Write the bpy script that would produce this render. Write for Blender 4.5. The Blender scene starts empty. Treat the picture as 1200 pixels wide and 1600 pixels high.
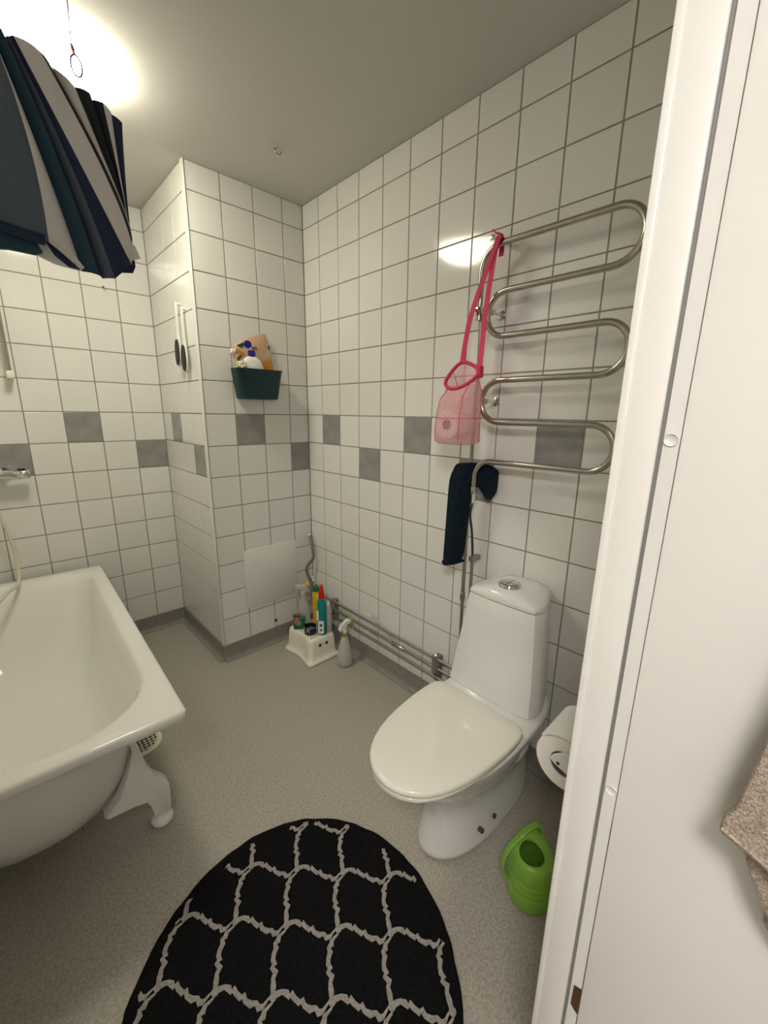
import bpy, bmesh, math, random
from mathutils import Vector, Matrix
random.seed(7)
SC = bpy.context.scene
COL = SC.collection
# ------------------------------------------------------------------ camera
cd = bpy.data.cameras.new('camera'); cam = bpy.data.objects.new('camera', cd); COL.objects.link(cam)
cd.sensor_fit = 'VERTICAL'; cd.sensor_height = 36.0; cd.lens = 642.382 / 1600 * 36.0
cd.clip_start = 0.02
YAW, PIT, ROL = map(math.radians, (43.67935, -13.56263, 0.75280))
fw = Vector((math.sin(YAW) * math.cos(PIT), math.cos(YAW) * math.cos(PIT), math.sin(PIT)))
rt = Vector((math.cos(YAW), -math.sin(YAW), 0)); up = rt.cross(fw)
r2 = rt * math.cos(ROL) + up * math.sin(ROL); u2 = -rt * math.sin(ROL) + up * math.cos(ROL)
M = Matrix((r2, u2, -fw)).transposed().to_4x4(); M.translation = Vector((-1.32054, -2.00853, 1.31429))
cam.matrix_world = M
SC.camera = cam
# ------------------------------------------------------------------ world, exposure, light levels
wd = bpy.data.worlds.new('world'); SC.world = wd; wd.use_nodes = True
wd.node_tree.nodes['Background'].inputs[0].default_value = (1.0, 0.93, 0.83, 1)
wd.node_tree.nodes['Background'].inputs[1].default_value = 0.05
SC.view_settings.view_transform = 'Standard'; SC.view_settings.look = 'None'
SC.view_settings.gamma = 1.0; SC.view_settings.use_curve_mapping = False
SC.view_settings.exposure = 1.7
LAMP_EMIT = 11.0
LAMP_COL = (1.0, 0.955, 0.76)
HALL_EMIT = 20.0
HALL_COL = (1.0, 0.955, 0.90)
# ------------------------------------------------------------------ materials
def mat(name, col, rough=0.5, metal=0.0, var=0.0, scale=40.0, bump=0.0, bscale=None, spec=None, coat=0.0, col2=None, trans=0.0, ior=1.45, sss=0.0, lo=0.35, hi=0.65, detail=4.0):
    m = bpy.data.materials.new(name); m.use_nodes = True
    nt = m.node_tree; b = nt.nodes['Principled BSDF']
    b.inputs['Base Color'].default_value = (*col, 1); b.inputs['Roughness'].default_value = rough
    b.inputs['Metallic'].default_value = metal; b.inputs['IOR'].default_value = ior
    if spec is not None: b.inputs['Specular IOR Level'].default_value = spec
    b.inputs['Coat Weight'].default_value = coat; b.inputs['Coat Roughness'].default_value = 0.05
    b.inputs['Transmission Weight'].default_value = trans
    tc = nt.nodes.new('ShaderNodeTexCoord')
    if var or col2:
        n = nt.nodes.new('ShaderNodeTexNoise'); n.inputs['Scale'].default_value = scale; n.inputs['Detail'].default_value = detail
        nt.links.new(tc.outputs['Object'], n.inputs['Vector'])
        r = nt.nodes.new('ShaderNodeValToRGB'); nt.links.new(n.outputs['Fac'], r.inputs['Fac'])
        c2 = col2 if col2 else tuple(min(1, c * (1 + var)) for c in col)
        c1 = col if col2 else tuple(c * (1 - var) for c in col)
        r.color_ramp.elements[0].color = (*c1, 1); r.color_ramp.elements[1].color = (*c2, 1)
        r.color_ramp.elements[0].position = lo; r.color_ramp.elements[1].position = hi
        nt.links.new(r.outputs['Color'], b.inputs['Base Color'])
    if bump:
        n2 = nt.nodes.new('ShaderNodeTexNoise'); n2.inputs['Scale'].default_value = bscale or scale; n2.inputs['Detail'].default_value = 3
        nt.links.new(tc.outputs['Object'], n2.inputs['Vector'])
        bp = nt.nodes.new('ShaderNodeBump'); bp.inputs['Strength'].default_value = bump; bp.inputs['Distance'].default_value = 0.002
        nt.links.new(n2.outputs['Fac'], bp.inputs['Height']); nt.links.new(bp.outputs['Normal'], b.inputs['Normal'])
    return m
def emit(name, col, s):
    m = bpy.data.materials.new(name); m.use_nodes = True; nt = m.node_tree
    b = nt.nodes['Principled BSDF']; b.inputs['Base Color'].default_value = (0.8, 0.8, 0.78, 1)
    b.inputs['Emission Color'].default_value = (*col, 1); b.inputs['Emission Strength'].default_value = s
    return m
W = {}
W['tile'] = mat('white_glazed_tile', (0.79, 0.775, 0.745), 0.09, bump=0.05, bscale=18)
W['tile2'] = mat('white_glazed_tile_warm', (0.775, 0.757, 0.722), 0.1, bump=0.05, bscale=20)
W['tile3'] = mat('white_glazed_tile_cool', (0.765, 0.752, 0.73), 0.08, bump=0.05, bscale=16)
W['grey_tile'] = mat('grey_glazed_tile', (0.235, 0.23, 0.222), 0.14, col2=(0.33, 0.322, 0.31), scale=11, bump=0.05, bscale=16, lo=.3, hi=.7)
W['grout'] = mat('grey_grout', (0.285, 0.26, 0.215), 0.9, var=0.08, scale=30)
W['paint'] = mat('white_wall_paint', (0.74, 0.72, 0.68), 0.55, bump=0.05, bscale=120)
W['ceiling'] = mat('off_white_ceiling_paint', (0.66, 0.64, 0.6), 0.85, var=0.02, scale=160, bump=0.15, bscale=260)
W['gloss_paint'] = mat('white_gloss_joinery_paint', (0.80, 0.785, 0.755), 0.28, var=0.012, scale=5, bump=0.04, bscale=30)
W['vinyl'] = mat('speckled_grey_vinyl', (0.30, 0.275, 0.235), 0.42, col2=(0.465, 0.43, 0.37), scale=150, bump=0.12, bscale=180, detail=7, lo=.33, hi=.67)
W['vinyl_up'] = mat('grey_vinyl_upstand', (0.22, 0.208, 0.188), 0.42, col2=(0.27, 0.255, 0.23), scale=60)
W['bead'] = mat('white_plastic_bead', (0.73, 0.72, 0.68), 0.4)
W['enamel'] = mat('white_enamel', (0.80, 0.785, 0.75), 0.1, coat=0.3)
W['porcelain'] = mat('white_porcelain', (0.78, 0.775, 0.755), 0.06, coat=0.4)
W['seat'] = mat('cream_white_seat_plastic', (0.84, 0.81, 0.73), 0.13)
W['chrome'] = mat('polished_chrome', (0.75, 0.74, 0.72), 0.08, metal=1.0)
W['steel'] = mat('satin_steel', (0.47, 0.44, 0.39), 0.24, metal=1.0, var=0.05, scale=30)
W['pipe'] = mat('grey_metal_pipe', (0.36, 0.345, 0.315), 0.33, metal=0.8, var=0.06, scale=40)
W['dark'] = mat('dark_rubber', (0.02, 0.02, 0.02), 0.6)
W['gasket'] = mat('grey_rubber_gasket', (0.18, 0.18, 0.17), 0.6)
W['rawwood'] = mat('bare_brown_wood', (0.075, 0.042, 0.012), 0.7, var=0.2, scale=30)
W['black_rug'] = mat('black_rug_pile', (0.004, 0.004, 0.0045), 0.95, col2=(0.009, 0.009, 0.010), scale=160, bump=0.6, bscale=320, spec=0.1)
W['grey_rug'] = mat('grey_rug_pile', (0.24, 0.222, 0.205), 0.95, col2=(0.37, 0.345, 0.32), scale=260, bump=0.6, bscale=320, spec=0.1)
W['green'] = mat('bright_green_plastic', (0.235, 0.48, 0.06), 0.3, sss=0.1)
W['teal'] = mat('dark_teal_plastic', (0.004, 0.035, 0.042), 0.4)
W['navy_cloth'] = mat('navy_terry', (0.005, 0.011, 0.018), 0.95, col2=(0.010, 0.019, 0.029), scale=90, bump=0.5, bscale=420, spec=0.15)
W['beige_terry'] = mat('grey_beige_terry', (0.25, 0.205, 0.165), 0.95, col2=(0.52, 0.44, 0.36), scale=480, bump=0.9, bscale=600, spec=0.1)
W['c_navy'] = mat('curtain_navy', (0.006, 0.02, 0.06), 0.7, bump=0.1, bscale=200)
W['c_teal'] = mat('curtain_dark_teal', (0.012, 0.05, 0.085), 0.7, bump=0.1, bscale=200)
W['c_slate'] = mat('curtain_slate_grey', (0.09, 0.115, 0.16), 0.7, bump=0.1, bscale=200)
W['c_white'] = mat('curtain_pale_grey', (0.70, 0.68, 0.69), 0.7, bump=0.1, bscale=200)
W['c_black'] = mat('curtain_blackish_navy', (0.008, 0.012, 0.02), 0.7, bump=0.1, bscale=200)
W['white_plastic'] = mat('white_plastic', (0.8, 0.79, 0.76), 0.3)
W['cream_plastic'] = mat('cream_white_plastic', (0.83, 0.8, 0.68), 0.35)
W['milky'] = mat('milky_translucent_plastic', (0.62, 0.6, 0.54), 0.3, trans=0.25)
W['clear'] = mat('clear_plastic', (0.8, 0.8, 0.76), 0.2, trans=0.6)
W['red'] = mat('red_plastic', (0.55, 0.015, 0.012), 0.3)
W['bteal'] = mat('teal_plastic', (0.0, 0.22, 0.22), 0.3)
W['yellow'] = mat('yellow_plastic', (0.7, 0.45, 0.0), 0.3)
W['dgreen'] = mat('dark_green_plastic', (0.0, 0.14, 0.05), 0.35)
W['blue'] = mat('deep_blue_plastic', (0.01, 0.012, 0.24), 0.3)
W['jar'] = mat('dark_navy_glass', (0.008, 0.010, 0.028), 0.2)
W['silver'] = mat('silver_print', (0.5, 0.5, 0.5), 0.4)
W['orange'] = mat('orange_print', (0.62, 0.24, 0.02), 0.35)
W['peach'] = mat('peach_tan_film', (0.60, 0.39, 0.25), 0.35, var=0.06, scale=30)
W['leafgreen'] = mat('leaf_green_print', (0.05, 0.09, 0.02), 0.4)
W['brownprint'] = mat('brown_print', (0.16, 0.075, 0.02), 0.4)
W['paper'] = mat('white_tissue_paper', (0.84, 0.81, 0.76), 0.95, bump=0.15, bscale=150, spec=0.1)
W['card'] = mat('grey_brown_cardboard', (0.17, 0.14, 0.11), 0.9)
W['loofah'] = mat('natural_fibre', (0.62, 0.55, 0.4), 0.9, var=0.2, scale=80)
W['hosegrey'] = mat('grey_flexible_hose', (0.2, 0.185, 0.16), 0.5)
W['hosecream'] = mat('yellowed_translucent_hose', (0.66, 0.62, 0.50), 0.3)
W['pink'] = mat('hot_pink_ribbon', (0.62, 0.025, 0.11), 0.6, bump=0.15, bscale=200)
W['skinprint'] = mat('tan_print', (0.42, 0.2, 0.12), 0.5)
W['ink'] = mat('dark_print_ink', (0.03, 0.012, 0.008), 0.6)
W['thread'] = mat('pale_thread', (0.5, 0.48, 0.45), 0.6)
W['purple'] = mat('purple_wire', (0.10, 0.07, 0.35), 0.4)
W['copper'] = mat('copper_hook', (0.6, 0.22, 0.08), 0.3)
W['limegreen'] = mat('lime_green_plastic', (0.22, 0.32, 0.03), 0.35)
def mesh_fabric(name, col, cover, scale):
    m = bpy.data.materials.new(name); m.use_nodes = True; nt = m.node_tree
    b = nt.nodes['Principled BSDF']; b.inputs['Base Color'].default_value = (*col, 1); b.inputs['Roughness'].default_value = 0.7
    out = nt.nodes['Material Output']; tr = nt.nodes.new('ShaderNodeBsdfTransparent'); mx = nt.nodes.new('ShaderNodeMixShader')
    tc = nt.nodes.new('ShaderNodeTexCoord')
    vo = nt.nodes.new('ShaderNodeTexVoronoi'); vo.inputs['Scale'].default_value = scale
    nt.links.new(tc.outputs['Object'], vo.inputs['Vector'])
    mr = nt.nodes.new('ShaderNodeMapRange'); mr.inputs[1].default_value = 0.25; mr.inputs[2].default_value = 0.5
    mr.inputs[3].default_value = cover - 0.15; mr.inputs[4].default_value = min(1, cover + 0.2)
    nt.links.new(vo.outputs['Distance'], mr.inputs[0])
    nt.links.new(mr.outputs[0], mx.inputs[0]); nt.links.new(tr.outputs[0], mx.inputs[1]); nt.links.new(b.outputs[0], mx.inputs[2])
    nt.links.new(mx.outputs[0], out.inputs['Surface'])
    return m
W['pinkmesh'] = mesh_fabric('pink_net_fabric', (0.86, 0.42, 0.46), 0.36, 420)
W['lamp'] = emit('lit_opal_glass', LAMP_COL, LAMP_EMIT)
W['hall_lamp'] = emit('lit_opal_glass_hall', HALL_COL, HALL_EMIT)
# ------------------------------------------------------------------ mesh helpers
def link(name, bm, m, parent=None, smooth=False, angle=None):
    me = bpy.data.meshes.new(name)
    bmesh.ops.recalc_face_normals(bm, faces=bm.faces)
    bm.to_mesh(me); bm.free()
    for mm in (m if isinstance(m, (list, tuple)) else [m]): me.materials.append(W[mm])
    o = bpy.data.objects.new(name, me); COL.objects.link(o)
    if parent is not None: o.parent = parent
    if smooth:
        for p in me.polygons: p.use_smooth = True
        if angle is None: angle = 40
        me.set_sharp_from_angle(angle=math.radians(angle))
    return o
def empty(name, loc=(0, 0, 0), rz=0.0, parent=None):
    o = bpy.data.objects.new(name, None); COL.objects.link(o); o.location = loc; o.rotation_euler = (0, 0, rz)
    o.empty_display_size = 0.02
    if parent is not None: o.parent = parent
    return o
def tag(o, label, cat, group=None):
    o['label'] = label; o['category'] = cat
    if group: o['group'] = group
    return o
def thing(name, label, cat, loc=(0, 0, 0), rz=0.0, group=None):
    return tag(empty(name, loc, rz), label, cat, group)
def struct(o): o['kind'] = 'structure'; return o
def box(bm, a, b, bev=0.0, mi=0, seg=2):
    vs = [bm.verts.new((x, y, z)) for x in (a[0], b[0]) for y in (a[1], b[1]) for z in (a[2], b[2])]
    fs = [bm.faces.new([vs[i] for i in q]) for q in ((0, 1, 3, 2), (4, 6, 7, 5), (0, 4, 5, 1), (2, 3, 7, 6), (0, 2, 6, 4), (1, 5, 7, 3))]
    for f in fs: f.material_index = mi
    if bev:
        es = list({e for f in fs for e in f.edges})
        bmesh.ops.bevel(bm, geom=es, offset=bev, segments=seg, affect='EDGES', profile=0.5)
    return fs
def boxo(name, a, b, m, parent=None, bev=0.0, smooth=False):
    bm = bmesh.new(); box(bm, a, b, bev); return link(name, bm, m, parent, smooth or bev > 0)
def loft(bm, rings, cap0=True, cap1=True, closed=True, mi=0):
    R = [[bm.verts.new(p) for p in r] for r in rings]
    n = len(R[0])
    for i in range(len(R) - 1):
        for j in range(n if closed else n - 1):
            k = (j + 1) % n
            f = bm.faces.new((R[i][j], R[i][k], R[i + 1][k], R[i + 1][j])); f.material_index = mi
    if cap0: bm.faces.new(R[0]).material_index = mi
    if cap1: bm.faces.new(R[-1][::-1]).material_index = mi
    return R
def lathe(bm, prof, c=(0, 0, 0), axis=(0, 0, 1), n=24, cap=(True, True), mi=0):
    ax = Vector(axis).normalized(); t = Vector((1, 0, 0)) if abs(ax.x) < 0.9 else Vector((0, 1, 0))
    a = ax.cross(t).normalized(); b = ax.cross(a); c = Vector(c)
    rings = [[c + ax * h + (a * math.cos(2 * math.pi * j / n) + b * math.sin(2 * math.pi * j / n)) * max(r, 1e-5) for j in range(n)] for r, h in prof]
    return loft(bm, rings, cap[0], cap[1], mi=mi)
def smoothpath(pts, sub=6):
    P = [Vector(p) for p in pts]; out = []
    for i in range(len(P) - 1):
        p0 = P[max(i - 1, 0)]; p1 = P[i]; p2 = P[i + 1]; p3 = P[min(i + 2, len(P) - 1)]
        for k in range(sub):
            t = k / sub
            out.append(0.5 * ((2 * p1) + (p2 - p0) * t + (2 * p0 - 5 * p1 + 4 * p2 - p3) * t * t + (3 * p1 - p0 - 3 * p2 + p3) * t ** 3))
    out.append(P[-1]); return out
def frames(P):
    T = []
    for i in range(len(P)):
        d = (P[min(i + 1, len(P) - 1)] - P[max(i - 1, 0)]); T.append(d.normalized())
    n = T[0].orthogonal().normalized(); N = []
    for t in T:
        n = (n - t * n.dot(t)); n = n.normalized() if n.length > 1e-6 else t.orthogonal().normalized(); N.append(n)
    return T, N
def tube(bm, pts, r, n=10, cap=True, mi=0, rad=None):
    P = [Vector(p) for p in pts]; T, N = frames(P); rings = []
    for i, p in enumerate(P):
        b = T[i].cross(N[i]); rr = rad[i] if rad else r
        rings.append([p + (N[i] * math.cos(2 * math.pi * j / n) + b * math.sin(2 * math.pi * j / n)) * rr for j in range(n)])
    loft(bm, rings, cap, cap, mi=mi)
def ribbon(bm, pts, wdir, w, th, mi=0):
    """flat strap along pts; wdir(i)->width direction"""
    P = [Vector(p) for p in pts]; T, N = frames(P); rings = []
    for i, p in enumerate(P):
        wv = Vector(wdir); wv = (wv - T[i] * wv.dot(T[i])).normalized(); nv = T[i].cross(wv)
        ww = w[i] if isinstance(w, (list, tuple)) else w
        rings.append([p + wv * ww / 2 + nv * th / 2, p - wv * ww / 2 + nv * th / 2, p - wv * ww / 2 - nv * th / 2, p + wv * ww / 2 - nv * th / 2])
    loft(bm, rings, mi=mi)
def rrect(x0, x1, y0, y1, r, z, n=6, rs=None):
    """rounded rectangle ring; rs: radii for corners (x1y1,x0y1,x0y0,x1y0)"""
    rs = rs or [r] * 4; out = []
    for (cx, cy, a0), rr in zip(((x1, y1, 0), (x0, y1, 90), (x0, y0, 180), (x1, y0, 270)), rs):
        sx = -1 if cx == x1 else 1; sy = -1 if cy == y1 else 1
        for k in range(n + 1):
            a = math.radians(a0 + 90 * k / n)
            out.append(Vector((cx + sx * rr + rr * math.cos(a), cy + sy * rr + rr * math.sin(a), z)))
    return out
def extrude_poly(bm, pts, off, mi=0):
    off = Vector(off); a = [Vector(p) for p in pts]
    loft(bm, [a, [p + off for p in a]], mi=mi)
def solid(o, th, off=0.0):
    md = o.modifiers.new('thickness', 'SOLIDIFY'); md.thickness = th; md.offset = off; return o
def subsurf(o, l=1):
    md = o.modifiers.new('smooth', 'SUBSURF'); md.levels = l; md.render_levels = l; return o
# ------------------------------------------------------------------ room shell
T = 0.152; Z0 = 1.2984; ZC = 2.3182; ZB = 0.0866
WD = 0.5706; D = 0.6185; XL = -1.78; YD = -1.864; GR = 0.0016
struct(boxo('floor', (XL - 0.1, -1.95, -0.05), (0.1, D + 0.1, 0), 'vinyl'))
struct(boxo('floor_hall', (-2.7, -3.5, -0.05), (0.5, -1.95, -0.002), 'rawwood'))
struct(boxo('ceiling', (-2.7, -3.5, ZC), (0.5, D + 0.1, ZC + 0.05), 'ceiling'))
wr = struct(boxo('wall_right', (GR, YD - 0.04, 0), (0.08, D + 0.1, ZC), 'grout'))
wf = struct(boxo('wall_pillar_front', (-WD + 0.004, GR, 0), (0.0, 0.06, ZC), 'grout'))
ws = struct(boxo('wall_pillar_side', (-WD + GR, 0.06, 0), (-WD + 0.06, D, ZC), 'grout'))
wb = struct(boxo('wall_back', (XL - 0.08, D + GR, 0), (-WD + 0.06, D + 0.08, ZC), 'grout'))
wl = struct(boxo('wall_left', (XL - 0.08, YD - 0.04, 0), (XL, D, ZC), 'paint'))
bm = bmesh.new()
box(bm, (-0.805, YD - 0.046, 0), (GR, YD, ZC)); box(bm, (XL, YD - 0.046, 0), (-1.66, YD, ZC)); box(bm, (-1.66, YD - 0.046, 2.06), (-0.805, YD, ZC))
struct(link('wall_front', bm, 'paint'))
bm = bmesh.new(); box(bm, (-2.7, -3.5, 0), (-2.65, -1.9, ZC)); box(bm, (0.45, -3.5, 0), (0.5, -1.9, ZC)); box(bm, (-2.65, -3.5, 0), (0.45, -3.45, ZC))
box(bm, (-2.65, -1.96, 0), (XL - 0.08, -1.905, ZC)); box(bm, (0.08, -1.96, 0), (0.45, -1.905, ZC))
struct(link('wall_hall', bm, 'paint'))
# tiles: one object each, alike sizes share a mesh
TM = {}
def tile_mesh(w, h, kind):
    k = (round(w, 4), round(h, 4), kind)
    if k in TM: return TM[k]
    bm = bmesh.new(); e = 0.0011; t = 0.0022
    def ring(i, z): return [Vector((x, y, z)) for x, y in ((-w / 2 + i, -h / 2 + i), (w / 2 - i, -h / 2 + i), (w / 2 - i, h / 2 - i), (-w / 2 + i, h / 2 - i))]
    loft(bm, [ring(0, -t), ring(0, -0.0009), ring(e * 0.4, -0.0003), ring(e, 0)], False, True)
    me = bpy.data.meshes.new('tile'); bmesh.ops.recalc_face_normals(bm, faces=bm.faces)
    bm.to_mesh(me); bm.free(); me.materials.append(W[kind]); TM[k] = me; return me
def tile_wall(wall, axis, lines, org, udir, ndir, greys, gap=0.0044, skip=None):
    """lines: ascending distances along udir from org; axis vertical Z"""
    u = Vector(udir); n = Vector(ndir); v = Vector((0, 0, 1))
    base = Matrix((u, n.cross(u), n)).transposed()
    if base.determinant() < 0: base = Matrix((u, v, n)).transposed()
    zl = [ZB] + [Z0 + k * T for k in range(-7, 7)] + [ZC]
    for i in range(len(lines) - 1):
        a, b = lines[i] + gap / 2, lines[i + 1] - gap / 2
        for j in range(len(zl) - 1):
            c, d = zl[j] + 0.0022, zl[j + 1] - 0.0022
            row = j - 8
            if b - a < 0.004: continue
            kind = 'grey_tile' if (i, row) in greys else random.choice(('tile', 'tile', 'tile2', 'tile3'))
            o = bpy.data.objects.new('tile', tile_mesh(b - a, d - c, kind)); COL.objects.link(o)
            z = v
            m3 = Matrix((u, v, n)).transposed()
            tilt = Matrix.Rotation(math.radians(random.gauss(0, 0.12)), 3, 'X') @ Matrix.Rotation(math.radians(random.gauss(0, 0.12)), 3, 'Y')
            m4 = (m3 @ tilt).to_4x4(); m4.translation = Vector(org) + u * (a + b) / 2 + v * (c + d) / 2
            o.parent = wall; o.matrix_world = m4
yl = [0] + [0.1377 + T * k for k in range(12)]; yl = [q for q in yl if q < -YD - 0.01] + [-YD]
g = {(1, -1), (5, -1), (9, -1), (3, -2), (7, -2), (11, -2)}
tile_wall(wr, 'y', yl, (0, 0, 0), (0, -1, 0), (-1, 0, 0), g)
tile_wall(wf, 'x', [0, 0.1153, 0.2673, 0.4193, WD - 0.004], (0, 0, 0), (-1, 0, 0), (0, -1, 0), {(2, -1), (0, -2)})
tile_wall(ws, 'y', [0.0285, 0.180, 0.332, 0.484, D], (-WD, 0, 0), (0, 1, 0), (-1, 0, 0), {(2, -1), (0, -2)}, gap=0.0012)
tile_wall(wb, 'x', [0] + [0.1552 + T * k for k in range(7)] + [-XL - WD], (-WD, D, 0), (-1, 0, 0), (0, -1, 0), {(2, -1), (0, -2), (4, -2)})
# white corner bead on the pillar edge
bm = bmesh.new()
prof = [(-WD + 0.003, -0.0015), (-WD + 0.001, -0.0035), (-WD - 0.0015, -0.0025), (-WD - 0.003, 0.001), (-WD - 0.003, 0.026), (-WD + 0.001, 0.0275), (-WD + 0.003, 0.0275), (-WD + 0.003, 0.002)]
extrude_poly(bm, [(x, y, ZB) for x, y in prof], (0, 0, ZC - ZB)); struct(link('trim_1', bm, 'bead'))
# vinyl upstands (floor covering turned up the walls) with a cove at the foot
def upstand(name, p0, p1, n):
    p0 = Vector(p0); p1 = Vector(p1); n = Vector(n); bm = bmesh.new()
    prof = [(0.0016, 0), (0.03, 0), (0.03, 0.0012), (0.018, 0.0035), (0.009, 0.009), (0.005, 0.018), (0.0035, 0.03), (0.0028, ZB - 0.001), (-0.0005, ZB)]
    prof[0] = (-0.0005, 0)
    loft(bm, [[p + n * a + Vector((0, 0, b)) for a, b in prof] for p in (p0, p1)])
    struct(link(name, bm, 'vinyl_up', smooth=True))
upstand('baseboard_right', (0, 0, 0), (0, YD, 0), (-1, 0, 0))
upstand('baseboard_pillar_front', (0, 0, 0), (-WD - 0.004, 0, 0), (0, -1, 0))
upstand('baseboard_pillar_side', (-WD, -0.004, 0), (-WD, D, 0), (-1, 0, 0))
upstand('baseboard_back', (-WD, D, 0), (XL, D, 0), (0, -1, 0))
# door frame (jamb with stop, gasket, plugs, hinge recess) and open door leaf
fr = empty('trim_2'); struct(fr)
bm = bmesh.new(); box(bm, (-0.85, YD - 0.0345, 0), (-0.806, YD + 0.001, 2.06), 0.0012); box(bm, (-0.8515, YD - 0.004, 0), (-0.815, YD + 0.004, 2.06), 0.0015)
link('door_stop', bm, 'gloss_paint', fr, True)
boxo('door_jamb', (-0.838, YD - 0.0505, 0), (-0.8055, YD - 0.034, 2.06), 'gloss_paint', fr)
bm = bmesh.new(); tube(bm, [(-0.8435, YD - 0.0355, 0.01), (-0.8435, YD - 0.0355, 2.05)], 0.0024, 8); link('gasket', bm, 'gasket', fr, True)
for z, y in ((1.292, -1.907), (0.873, -1.908)):
    bm = bmesh.new(); lathe(bm, [(0.0066, 0), (0.0066, 0.0008), (0.0060, 0.0013), (0.0054, 0.0003), (0.0, 0.0003)], (-0.838, y, z), (-1, 0, 0), 20); link('screw_plug', bm, 'white_plastic', fr, True, 60)
bm = bmesh.new(); extrude_poly(bm, [(-0.8386, -1.9045, 0.533), (-0.8386, -1.9142, 0.537), (-0.8386, -1.9142, 0.487), (-0.8386, -1.9085, 0.4905), (-0.8386, -1.904, 0.4955)], (0.004, 0, 0)); link('hinge_recess', bm, 'rawwood', fr)
bm = bmesh.new(); extrude_poly(bm, [(-0.8384, -1.9149, 0.30), (-0.8384, -1.9143, 0.55), (-0.8384, -1.9145, 0.83), (-0.8384, -1.9155, 0.83), (-0.8384, -1.9155, 0.30)], (0.002, 0, 0)); link('worn_edge', bm, 'rawwood', fr)
dl = struct(empty('door_1'))
boxo('door_leaf', (-0.842, -2.72, 0.01), (-0.806, -1.9155, 2.05), 'gloss_paint', dl, 0.002)
# ------------------------------------------------------------------ lamps
def dome_lamp(name, label, loc, r, h, m, basem='white_plastic'):
    t = thing(name, label, 'lamp', loc)
    bm = bmesh.new(); lathe(bm, [(r * 0.84, 0.0), (r * 0.86, -0.004), (r * 0.86, -0.010), (r * 0.84, -0.013)], n=48); link('lamp_base', bm, basem, t, True)
    bm = bmesh.new(); prof = [(r * 0.9, -0.010), (r, -0.013)]
    for k in range(1, 13):
        q = 1 - k / 12; prof.append((max(r * q, 0.0005), -0.013 - (h - 0.013) * (1 - q * q)))
    lathe(bm, prof, n=64, cap=(True, True)); link('lamp_shade', bm, m, t, True, 80)
    return t
dome_lamp('ceiling_lamp', 'lit round opal ceiling lamp behind the striped curtain', (-1.018, -0.27, ZC - 0.0005), 0.176, 0.085, 'lamp')
dome_lamp('hall_lamp', 'round opal ceiling lamp in the hall outside the door', (-2.0, -2.4, ZC - 0.0005), 0.22, 0.09, 'hall_lamp')
# ------------------------------------------------------------------ bathtub
tub = thing('bathtub', 'white freestanding bathtub with wide flat rim on cast feet', 'bathtub', (-1.032, -0.922, 0), math.radians(-1.9))
L, Wd, ZR = 1.475, 0.70, 0.5
bm = bmesh.new()
def tr(i0, z, rs, ib=None):
    ib = i0 if ib is None else ib
    return rrect(-Wd + i0, -i0, i0, L - ib, 0, z, 8, rs)
rings = [tr(0.006, ZR - 0.032, [0.018] * 4), tr(0.0, ZR - 0.024, [0.02] * 4), tr(0.0, ZR - 0.008, [0.02] * 4), tr(0.003, ZR - 0.002, [0.02] * 4), tr(0.009, ZR, [0.02] * 4), tr(0.05, ZR - 0.001, [0.11, 0.11, 0.205, 0.205], 0.06)]
a = [0.12, 0.12, 0.22, 0.22]
rings += [tr(0.056, ZR - 0.004, a, 0.07), tr(0.063, ZR - 0.015, a, 0.085), tr(0.075, ZR - 0.06, a, 0.12), tr(0.10, 0.30, a, 0.2), tr(0.13, 0.21, [0.14, 0.14, 0.2, 0.2], 0.27), tr(0.16, 0.165, [0.14, 0.14, 0.17, 0.17], 0.32), tr(0.20, 0.145, [0.13] * 4, 0.37), tr(0.26, 0.138, [0.08] * 4, 0.45)]
loft(bm, rings, False, True); link('basin', bm, 'enamel', tub, True, 60)
bm = bmesh.new()
b4 = [0.13, 0.13, 0.26, 0.26]
loft(bm, [tr(0.045, ZR - 0.026, b4, 0.05), tr(0.055, 0.42, b4, 0.09), tr(0.072, 0.33, b4, 0.15), tr(0.098, 0.24, [0.13, 0.13, 0.24, 0.24], 0.22), tr(0.135, 0.17, [0.16, 0.16, 0.2, 0.2], 0.28), tr(0.18, 0.13, [0.14, 0.14, 0.16, 0.16], 0.34), tr(0.25, 0.112, [0.09] * 4, 0.4)], False, True)
link('outer_shell', bm, 'enamel', tub, True, 60)
legprof = [(-0.135, 0.40), (-0.112, 0.345), (-0.103, 0.30), (-0.092, 0.24), (-0.076, 0.195), (-0.052, 0.165), (-0.04, 0.145), (-0.039, 0.12), (-0.043, 0.045), (-0.088, 0.045), (-0.094, 0.09), (-0.104, 0.115), (-0.14, 0.125), (-0.21, 0.130), (-0.215, 0.142), (-0.175, 0.18), (-0.145, 0.25), (-0.125, 0.33), (-0.13, 0.39)]
for mx in (0, 1):
    for y in (0.185, 1.19):
        bm = bmesh.new()
        q0 = 0.0 if y < 1 else 0.065
        f = (lambda x: x + q0) if mx == 0 else (lambda x: -Wd - x - q0)
        P = [Vector((f(x), y, z)) for x, z in legprof]
        c = Vector((f(-0.13), y, 0.2))
        def sh(k, dy): return [c + (p - c) * k + Vector((0, dy, 0)) for p in P]
        loft(bm, [sh(0.93, -0.026), sh(1, -0.019), sh(1, 0.019), sh(0.93, 0.026)])
        leg = link('leg', bm, 'enamel', tub, True, 35)
        bm = bmesh.new(); lathe(bm, [(0.018, 0.055), (0.02, 0.05), (0.022, 0.032), (0.031, 0.026), (0.035, 0.014), (0.032, 0.004), (0.026, 0.0)], (f(-0.068), y, 0)); link('foot', bm, 'enamel', leg, True)
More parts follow.
